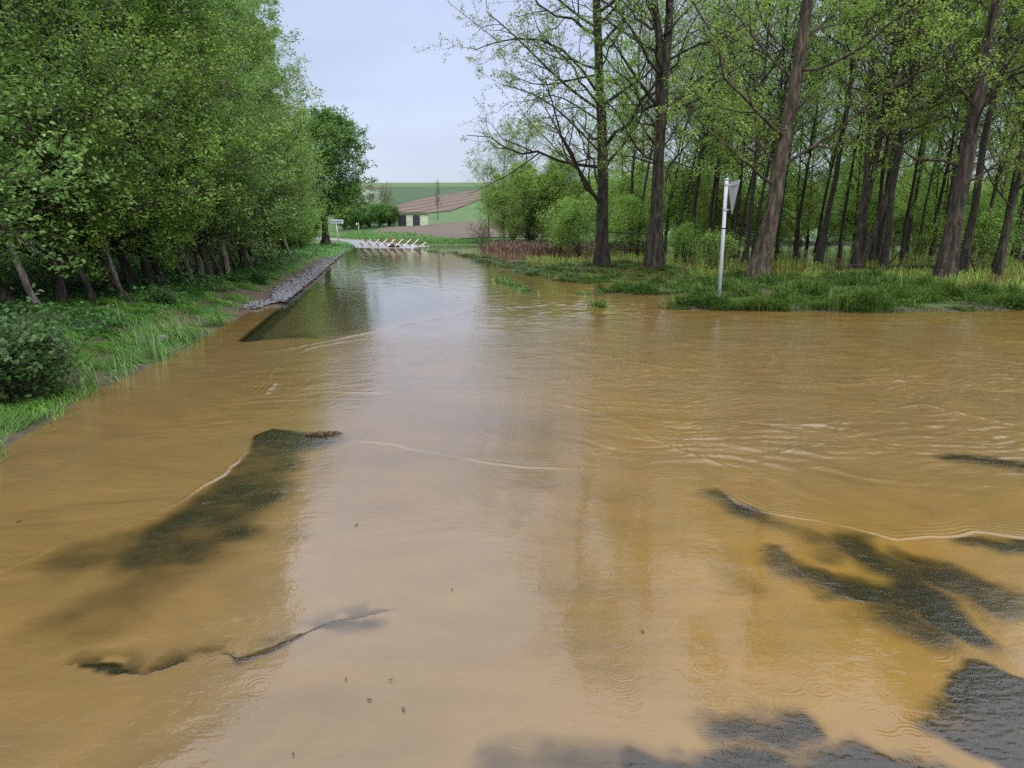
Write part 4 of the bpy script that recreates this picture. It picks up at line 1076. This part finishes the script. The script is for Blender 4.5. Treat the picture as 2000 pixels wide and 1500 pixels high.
def kr(x, y):
    s = np.maximum(np.maximum(sdpoly(x, y, R1), sdpoly(x, y, R2)), np.maximum(sdpoly(x, y, R3) - 0.1, sdpoly(x, y, R4)))
    return (s > -0.08) & (rg.random(x.shape) < sst(s, -0.1, 0.3) * (0.12 + 0.88 * sst(fbm(x * 1.5, y * 1.5, 3, 71), 0.36, 0.6)))
P2 = bank_pts(90000, 12.8, 56, kr, lambda y: np.interp(y, [13, 20, 30, 40, 56], [2.4, 2.0, -1, -2.5, -9]), lambda y: y * 0.95)
ghr = lambda x, y: 0.15 * (0.45 + 1.0 * sst(fbm(x * 1.4, y * 1.4, 2, 72), 0.3, 0.7)) * np.where(y < 17.5, 1.0, np.where(y < 23, 0.85, 0.55))
grass_obj('grass', P2, rg, ghr, 0.26, (-0.75, -0.55), 0.006, 0.0006, M['grass_dark'], 'dense dark green grass of the right bank around the white post', jit=0.8)
P2 = bank_pts(15000, 14.8, 60, lambda x, y: (sdpoly(x, y, FLOOR) > -0.3) & (rg.random(x.shape) < sst(fbm(x * 0.6, y * 0.6, 3, 73), 0.38, 0.62)), lambda y: y * 0.02, lambda y: y * 0.95)
grass_obj('grass', P2, rg, 0.14, 0.15, (-0.6, -0.6), 0.005, 0.0008, M['leaf_yellow'], 'sparse grass tips poking through the flooded floor of the right wood', jit=1.6)
P2 = bank_pts(2500, 17, 34, lambda x, y: (segdist(x, y, WL([(975, 547), (1040, 575)])) < 0.35) | (segdist(x, y, WL([(1150, 597), (1185, 600)])) < 0.2), lambda y: -1.5, lambda y: y * 0.14) if False else None
def line_grass(pts, n, w, label):
    P = WL(pts); q = np.linspace(0, 1, len(P)); u = rg.random(n)
    P2 = np.stack([np.interp(u, q, P[:, 0]), np.interp(u, q, P[:, 1])], -1) + rg.normal(0, w, (n, 2))
    zz = np.full(n, -0.03)
    V, Q, T, rnd = blades(np.column_stack([P2, zz]), rg, 0.10, 0.14, (-0.7, -0.5), 0.008 + 0.0006 * P2[:, 1], 1.0)
    tag(link('grass', mesh_np('grass', V, Q, T, attrs={'rnd': rnd}), M['grass_dark']), label, 'grass', kind='stuff')
line_grass([(972, 547), (1005, 560), (1040, 574)], 700, 0.12, 'thin grass blades surfacing in the water off the right tongue of grass')
line_grass([(1130, 572), (1165, 577)], 260, 0.12, 'few grass blades in the water before the right bank')
line_grass([(1160, 597), (1185, 601)], 120, 0.08, 'tiny wisp of grass in the water left of the right bank')
# dead reeds
P2 = bank_pts(9000, 40, 66, lambda x, y: sdpoly(x, y, REED) > -0.2, lambda y: y * -0.06, lambda y: y * 0.25)
grass_obj('reeds', P2, rg, 0.32, 0.3, (0.3, -0.6), 0.012, 0.0008, M['reed'], 'band of dead brown reeds under the willows', 'reeds', jit=1.6)
# verges of the far side
def kf(x, y):
    s = sdpoly(x, y, FAR); return (s > 0.6) & (s < 7)
P2 = bank_pts(26000, 58, 125, kf, lambda y: np.interp(y, [60, 70, 115], [-12, -20, -36]), lambda y: np.interp(y, [60, 70, 115], [3, 3, -14]))
grass_obj('grass', P2, rg, 0.16, 0.2, (-0.5, -0.3), 0.01, 0.0007, M['grass_far'], 'bright green grass verge across the flooded road', jit=1.5)

# undergrowth of the left wood: low leaves
n = 90000
y = (3 + 3) * ((62.0 + 3) / 6) ** rg.random(n) - 3
x = shx(y) - 1.2 - np.abs(rg.random(n)) ** 1.3 * np.maximum(4, y * 0.7)
c = np.column_stack([x, y, gz(x, y) + rg.random(n) ** 1.5 * 0.38 * sst(fbm(x * 1.1, y * 1.1, 3, 81), 0.35, 0.7) + 0.02])
k = (fbm(x * 0.9, y * 0.9, 3, 82) > 0.40) & (sdL(x, y) > 0.8); c = c[k]
V, Q, rnd = kites(c, rg.random(len(c)), rg, 0.05 + 0.0022 * c[:, 1], 0.8)
tag(link('undergrowth', mesh_np('undergrowth', V, Q, attrs={'rnd': rnd}), M['leaf_dark']), 'low dark leafy undergrowth on the floor of the left wood', 'undergrowth', kind='stuff')

# ------------------------------------------------------------------ gravel along the road edge
def stones(P, r, rng):
    """jittered octahedra"""
    n = len(P)
    o = np.array([[1, 0, 0], [0, 1, 0], [-1, 0, 0], [0, -1, 0], [0, 0, 1], [0, 0, -1]], float)
    V = o[None] * rng.uniform(0.55, 1.2, (n, 6, 3)) * r[:, None, None] + rng.normal(0, 0.2, (n, 6, 3)) * r[:, None, None]
    V[..., 2] *= 0.6
    T = np.array([[0, 1, 4], [1, 2, 4], [2, 3, 4], [3, 0, 4], [1, 0, 5], [2, 1, 5], [3, 2, 5], [0, 3, 5]])
    return (V + P[:, None]).reshape(-1, 3), (np.arange(n)[:, None, None] * 6 + T[None]).reshape(-1, 3)
n = 5000
RE = WL([(505, 600), (535, 590), (580, 583)])
G = WL([(556, 592), (612, 549), (652, 512.5), (684, 484.8)])
u = rg.random(n) ** 1.6; q = np.linspace(0, 1, 4)
cx = np.interp(u, q, G[:, 0]); cy = np.interp(u, q, G[:, 1]); wd = np.interp(u, [0, 0.12, 0.3, 1], [0.35, 0.6, 0.65, 0.45]) * (0.75 + 0.5 * vnoise(cy * 2.0, cy * 0, 3))
cx = cx - rg.random(n) * wd; 
Pst = np.column_stack([cx, cy, np.full(n, 0.03) + rg.random(n) * 0.05])
sx_ = WL([(500, 606), (515, 598), (540, 592), (562, 588)]); us_ = rg.random(420) ** 0.6; q4 = np.linspace(0, 1, 4)
Ps2 = np.column_stack([np.interp(us_, q4, sx_[:, 0]) - rg.random(420) * 0.35, np.interp(us_, q4, sx_[:, 1]) + rg.normal(0, 0.12, 420), np.full(420, 0.02) + rg.random(420) * 0.03])
Pst = np.vstack([Pst, Ps2]); n = len(Pst)
V, T = stones(Pst, rg.uniform(0.025, 0.075, n), rg)
tag(link('gravel', mesh_np('gravel', V, None, T), M['stone']), 'strip of grey wet gravel between the left grass and the asphalt', 'gravel', kind='stuff')
# a few single stones and litter on the bank
for px, py, r_, lab in ((315, 660, 0.07, 'flat pale grey stone lying on the flattened grass'), (275, 664, 0.05, 'small grey stone beside the flat pale stone')):
    x_, y_ = W(px, py, 0.1)
    mb = MB(); rs = rng_(px); k = 10; ring = []
    for i in range(k):
        a = i * 2 * pi / k; ring.append((cos(a) * r_ * rs.uniform(0.8, 1.25), sin(a) * r_ * 0.7 * rs.uniform(0.8, 1.2)))
    V = [(a * 0.95, b, -0.03) for a, b in ring] + [(a, b, 0.02) for a, b in ring] + [(a * .6, b * .6, 0.05 + rs.uniform(-.01, .01)) for a, b in ring]
    F = [(i, (i + 1) % k, k + (i + 1) % k, k + i) for i in range(k)] + [(k + i, k + (i + 1) % k, 2 * k + (i + 1) % k, 2 * k + i) for i in range(k)] + [tuple(range(2 * k, 3 * k))]
    mb.add(V, F)
    o = mb.build('stone', plain('pale_stone', (0.15, 0.14, 0.12), 0.5, 0, .2, 12), None, 0.004, True, (x_, y_, GL(x_, y_) + 0.05))
    tag(o, lab, 'stone')

# ------------------------------------------------------------------ white post with the back of a give-way sign
bx, by = W(1403, 598)
root = empty('give_way_sign', (bx, by, 0.0))
tag(root, 'white post with a triangular traffic sign seen edge-on from behind', 'traffic sign')
mb = MB(); mb.tube([(0, 0, -0.3), (0.0, 0, 1.25), (-0.002, 0, 2.62)], 0.038, 16); mb.build('post', M['white_paint'], root, smooth=True)
mb = MB(); mb.tube([(0, 0, 2.615), (0, 0, 2.65)], [0.045, 0.040], 16); mb.build('cap', M['galv'], root, smooth=True)
mb = MB(); mb.tube([(0, 0, 1.625), (0, 0, 1.65)], 0.0415, 16); mb.build('band', M['band'], root, smooth=True)
mb = MB()
tri = []
for cxx, czz in ((-0.41, 2.60), (0.41, 2.60), (0.0, 1.92)):
    for k in range(5):
        base_a = {(-0.41): 90, 0.41: -30, 0.0: 210}[cxx]
        a = radians(base_a + 120 - k * 30) if False else radians({(-0.41): 210 - k * 30, 0.41: 90 - k * 30, 0.0: -30 - k * 30}[cxx])
        tri.append((cxx * 0.93 + 0.03 * cos(a), czz + 0.03 * sin(a) - (0.03 if czz > 2 else -0.03)))
mb.prism(tri, 0.055, 0.060)
Rz = radians(-92)
pl = mb.build('sign_plate', M['galv'], root); pl.rotation_euler = (0, 0, Rz); pl.location = (0.10, 0.02, 0)
mb = MB(); mb.prism([(a * 0.97, 2.37 + (b - 2.37) * 0.97) for a, b in tri], 0.0605, 0.063)
o = mb.build('sign_face', M['sign_white'], root); o.rotation_euler = (0, 0, Rz); o.location = (0.10, 0.02, 0)
for z_, w_ in ((2.52, 0.5), (2.02, 0.14)):
    mb = MB(); mb.box((0, 0.045, z_), (w_, 0.018, 0.035)); o = mb.build('bracket', M['galv'], root, 0.003); o.rotation_euler = (0, 0, Rz); o.location = (0.10, 0.02, 0)
    mb = MB(); mb.tube([(0, 0, z_ - 0.02), (0, 0, z_ + 0.02)], 0.046, 16); mb.box((0.05, 0.02, z_), (0.06, 0.04, 0.03)); mb.build('clamp', M['galv'], root)

# ------------------------------------------------------------------ street name sign
p = hit(661.5, 475)
Ys = p[1]; k_ = Ys / FP
root = empty('street_name_sign', (p[0], p[1], p[2]))
tag(root, 'white street name sign with dark lettering and arrow on a thin grey post', 'street sign')
zt = D(658, 436, Ys)[2] - p[2]
mb = MB(); mb.tube([(0, 0, -0.2), (-0.05, 0, zt * 0.5), (-0.17, 0, zt - 0.1)], 0.04, 10); mb.build('post', M['galv'], root, smooth=True)
wS, hS = 27.5 * k_, 7.2 * k_
cxs = (658.3 - 661.5) * k_
zc = D(658, 432.8, Ys)[2] - p[2]
mb = MB(); mb.box((cxs, -0.05, zc), (wS, 0.03, hS)); pl = mb.build('sign_plate', M['sign_white'], root, 0.006); pl.rotation_euler = (0, radians(1.0), 0)
mb = MB(); mb.box((cxs, -0.03, zc - hS / 2 + 0.03), (wS * 0.98, 0.05, 0.05)); mb.build('frame', M['galv'], root)
ft = bpy.data.curves.new('lettering', 'FONT'); ft.body = 'Schüttweg'; ft.size = 0.36; ft.extrude = 0.003; ft.offset = 0.006; ft.align_x = 'LEFT'; ft.align_y = 'CENTER'
ft.materials.append(M['sign_ink'])
o = bpy.data.objects.new('lettering', ft); C.objects.link(o); bpy.context.view_layer.update()
lm = bpy.data.meshes.new_from_object(o); bpy.data.objects.remove(o); o = link('lettering', lm, None, root)
o.rotation_euler = (pi / 2, 0, 0); o.location = (cxs - wS * 0.42, -0.072, zc - 0.0)
bpy.context.view_layer.update()
o.scale = (wS * 0.66 / max(o.dimensions.x, 0.01),) * 2 + (1,)
mb = MB()
ax = cxs + wS * 0.36
mb.box((ax - 0.10, -0.07, zc), (0.20, 0.008, 0.045)); mb.prism([(ax - 0.04, zc + 0.11), (ax + 0.10, zc), (ax - 0.04, zc - 0.11)], -0.074, -0.066)
mb.build('arrow', M['sign_ink'], root)

# ------------------------------------------------------------------ folding scissor barrier
YB_ = W(770, 483.5)[1]; kb = YB_ / FP
x0b = (770 - 1000) * kb
root = empty('scissor_barrier', (x0b, YB_, 0.0))
tag(root, 'expandable red and white scissor barrier standing in the water across the road', 'barrier')
zb, zt = 0.10, 0.10 + 13.6 * kb
per = 15.1 * kb
def slat(xa, za, xb, zb_, y, mat, nm):
    L = math.hypot(xb - xa, zb_ - za); a = math.atan2(zb_ - za, xb - xa)
    R = np.array([[cos(a), 0, -sin(a)], [0, 1, 0], [sin(a), 0, cos(a)]])
    mb = MB(); mb.box(((xa + xb) / 2, y, (za + zb_) / 2), (L, 0.02, 0.085), R); return mb.build(nm, mat, root, 0.003)
tops = [716 + 15.1 * i for i in range(8)]
for i, tx in enumerate(tops):
    x1_ = (tx - 770) * kb
    if i == 0: slat(x1_ - per * 0.42, (zb + zt) / 2 + 0.05, x1_, zt, -0.03, M['white_slat'], 'white_slat')
    else: slat(x1_ - per, zb, x1_, zt, -0.03, M['white_slat'], 'white_slat')
    slat(x1_ + 0.02, zt, x1_ + per, zb, 0.0, M['red_dark'] if i % 2 else M['red'], 'red_slat')
xl = (tops[0] - 770) * kb
slat(xl - per * 0.5, (zb + zt) / 2, xl, zb, 0.0, M['red'], 'red_slat')
xr_ = (tops[-1] - 770) * kb
slat(xr_ + per * 0.35, zb + 0.1, xr_ + per * 0.95, (zb + zt) / 2 + 0.06, -0.03, M['white_slat'], 'white_slat')
for xx in [(t - 770) * kb for t in (713, 745, 774, 795, 827)]:
    mb = MB(); mb.tube([(xx, -0.02, zb + 0.04), (xx, -0.02, -0.05)], 0.018, 8); mb.tube([(xx - 0.09, -0.02, -0.02), (xx + 0.09, -0.02, -0.02)], 0.02, 8); mb.build('foot', M['red_dark'], root)
mb = MB()
for xx in (0.0, 0.0):
    pass
# central stand: red and white leaves folded together over a dark base
st = empty('barrier_stand', ((770 - 1000) * kb + 0.02, YB_ + 0.30, 0.0))
tag(st, 'dark weighted stand with a folded red triangle in the middle of the scissor barrier', 'barrier stand')
mb = MB(); mb.prism([(-0.38, -0.05), (-0.36, 0.08), (-0.12, 0.24), (0.30, 0.26), (0.56, 0.14), (0.60, -0.05)], -0.25, 0.2); mb.build('base', M['rubber'], st, 0.02)
for (xa, za, xb, zb2, mt, nm) in ((-0.14, 0.2, -0.10, 0.86, 'red_dark', 'upright'), (0.0, 0.2, 0.01, 0.88, 'white_slat', 'upright'), (0.06, 0.2, 0.06, 0.84, 'red', 'upright'), (0.10, 0.84, 0.34, 0.62, 'red_dark', 'triangle_arm'), (-0.14, 0.6, 0.05, 0.84, 'red', 'triangle_arm')):
    L = math.hypot(xb - xa, zb2 - za); a = math.atan2(zb2 - za, xb - xa); R = np.array([[cos(a), 0, -sin(a)], [0, 1, 0], [sin(a), 0, cos(a)]])
    mb = MB(); mb.box(((xa + xb) / 2, -0.02 + 0.03 * (nm == 'upright'), (za + zb2) / 2), (L, 0.02, 0.06), R); mb.build(nm, M[mt], st, 0.003)

# ------------------------------------------------------------------ shed dug into the slope
pa = hit(768, 441.5); pb = hit(836, 433.5)
Ysd = (pa[1] + pb[1]) / 2
Ysd = min(pa[1], 150); ks = Ysd / FP
xA, xB = (766 - 1000) * ks, (836 - 1000) * ks
zt_ = D(800, 418.5, Ysd)[2]
zg = min(GL(xA, Ysd), GL(xB, Ysd)) - 0.3
root = empty('shed', ((xA + xB) / 2, Ysd, zg))
tag(root, 'low pale green shed with two dark double doors below the upper field', 'shed')
wS_ = xB - xA; hS_ = zt_ - zg
mb = MB(); mb.box((0, 2.2, hS_ / 2), (wS_, 4.0, hS_)); mb.build('wall', M['shed_white'], root)
for xq in np.arange(-wS_ / 2 + 0.1, wS_ / 2, 0.24):
    pass
mb = MB()
for xq in np.arange(-wS_ / 2 + 0.12, wS_ / 2 - 0.05, 0.26): mb.box((xq, 0.19, hS_ / 2), (0.16, 0.035, hS_ - 0.1))
for zq in (hS_ - 0.35, hS_ * 0.45): mb.box((0, 0.165, zq), (wS_ - 0.1, 0.03, 0.07))
mb.build('cladding', M['shed_white'], root)
for (pa_, pb_) in ((783.5, 799), (811.5, 825)):
    xa, xb = (pa_ - 1000) * ks - (xA + xB) / 2, (pb_ - 1000) * ks - (xA + xB) / 2
    for j in range(2):
        xm = xa + (xb - xa) * (0.25 + 0.5 * j)
        mb = MB(); mb.box((xm, 0.12, hS_ / 2 - 0.1), ((xb - xa) / 2 - 0.03, 0.06, hS_ - 0.15)); dr = mb.build('door', M['shed_dark'], root, 0.01)
        mb = MB(); mb.box((xa + (xb - xa) * (0.46 + 0.08 * j), 0.075, hS_ * 0.5), (0.03, 0.03, 0.12)); mb.build('handle', M['galv'], dr)
mb = MB(); mb.box((0, 2.2, hS_ + 0.06), (wS_ + 0.3, 4.4, 0.12)); mb.build('roof', plain('mossy_roof', (0.10, 0.13, 0.05), 0.9, 0, .4, 3), root, 0.01)

# small red and white sign on the far verge
p = hit(701, 453); kk = p[1] / FP
root = empty('hazard_marker', tuple(p))
tag(root, 'small red and white sign on a cream post on the far verge', 'road sign')
mb = MB(); mb.tube([(0, 0, -0.1), (0, 0, 11.5 * kk), (-0.05, 0, 17 * kk)], 0.085, 8); mb.build('post', M['cream'], root, smooth=True)
mb = MB(); mb.prism([(-4.5 * kk, 15 * kk), (-2.0 * kk, 17.5 * kk), (0.2 * kk, 15 * kk), (0.4 * kk, 11 * kk), (-1.5 * kk, 10 * kk)], -0.14, -0.11); mb.build('red_plate', M['red_dark'], root)
mb = MB(); mb.prism([(-4.8 * kk, 13 * kk), (-4.0 * kk, 16.5 * kk), (-2.9 * kk, 16.5 * kk), (-3.0 * kk, 13.2 * kk)], -0.175, -0.145); mb.build('white_plate', M['white_slat'], root)

# ------------------------------------------------------------------ fallen wood on the right
def log_(pts, r, name, lab, mat='log', cat='log', knots=3):
    mb = MB(); P = trunk_line(pts, 9); rs = rng_(int(abs(pts[0][0]) * 100)); P[1:-1] += rs.normal(0, r * 0.25, (7, 3))
    mb.tube(P, r * rs.uniform(0.8, 1.15, 9), 10)
    for i in range(knots):
        k = int(rs.integers(1, 8)); d = rs.normal(0, 1, 3); d[2] = abs(d[2]); d = d / np.linalg.norm(d)
        mb.tube([P[k], P[k] + d * r * 2.6], [r * .35, r * .15], 6)
    return tag(mb.build(name, M[mat], smooth=True), lab, cat)
a, b_ = W(1640, 527), W(1682, 524); log_([(a[0], a[1], 0.08), (b_[0], b_[1], 0.10)], 0.10, 'fallen_log', 'short black log lying in the water in front of the three stem tree')
a, b_, c_ = W(1696, 526), W(1760, 523), W(1845, 522); log_([(a[0], a[1], 0.03), (b_[0], b_[1], 0.08), (c_[0], c_[1], 0.05)], 0.05, 'fallen_log', 'long thin fallen stem lying across the flooded wood floor')
a = D(1738, 513, 30.5); b_ = D(1775, 472, 30.5); log_([a, b_], 0.035, 'leaning_branch', 'dead branch slanting up to the right behind the long fallen stem', cat='branch')
a = D(1905, 530, 24); b_ = D(1885, 480, 24.3); log_([a, b_], 0.03, 'leaning_branch', 'thin dead branch propped beside the thick flared trunk', cat='branch')
a, b_ = W(1150, 500), W(1215, 506); 
a = D(1180, 452, 30); b_ = D(1270, 456, 30); log_([a, (a + b_) / 2 - [0, 0, .04], b_], 0.025, 'leaning_branch', 'thin straight branch spanning between the two leftmost big trunks', cat='branch', knots=1)

# clump of washed up bark and leaves in the middle of the road
x_, y_ = W(632, 849)
mb = MB(); rs = rng_(3)
for i in range(34):
    u = rs.uniform(-1, 1); cx_ = u * 0.135 + rs.normal(0, .008); cy_ = u * 0.04 + rs.normal(0, 0.02) ; L = rs.uniform(0.012, 0.045); a = rs.uniform(-0.6, 1.0); el_ = rs.uniform(-0.3, 0.7)
    R = np.array([[cos(a), -sin(a), 0], [sin(a), cos(a), 0], [0, 0, 1]]) @ np.array([[cos(el_), 0, -sin(el_)], [0, 1, 0], [sin(el_), 0, cos(el_)]])
    mb.box((cx_, cy_, 0.006 + (1 - abs(u)) * rs.uniform(0, 0.02)), (L, rs.uniform(.006, .018), rs.uniform(.003, .010)), R)
for i in range(8):
    u = rs.uniform(-.9, .9); a = rs.uniform(-.5, .9); L = rs.uniform(.03, .06); c0 = np.array([u * .12, u * .035 + rs.normal(0, .01), 0.012])
    mb.tube([c0 - [cos(a) * L, sin(a) * L, 0], c0 + [0, 0, .012], c0 + [cos(a) * L, sin(a) * L, rs.uniform(0, .02)]], .003, 5)
tag(mb.build('debris_clump', M['driftwood'], None, 0, False, (x_, y_, 0.0)), 'small brown clump of bark and leaf scraps stranded in the middle of the water', 'debris')
fl = [(697, 1026), (424, 1078), (883, 1153), (788, 1387), (722, 1369), (37, 1020), (676, 1328), (763, 1330), (1255, 1235), (573, 1475)]
mb = MB(); mb.prism([(-0.014, 0), (-0.004, 0.006), (0.012, 0.003), (0.016, -0.002), (0.0, -0.006)], 0, 0.002)
me0 = None
for i, (px, py) in enumerate(fl):
    x_, y_ = W(px, py)
    if me0 is None:
        o = mb.build('leaf_scrap', M['driftwood']); me0 = o.data
    else:
        o = bpy.data.objects.new('leaf_scrap', me0); C.objects.link(o)
    o.location = (x_, y_, 0.006); o.rotation_euler = (pi / 2, 0, px * 0.7); s_ = 0.5 + 0.5 * ((px * 7) % 10) / 10; o.scale = (s_, s_, s_)
    tag(o, 'tiny dark leaf scrap floating on the muddy water', 'leaf', 'leaf scraps floating on the flood')
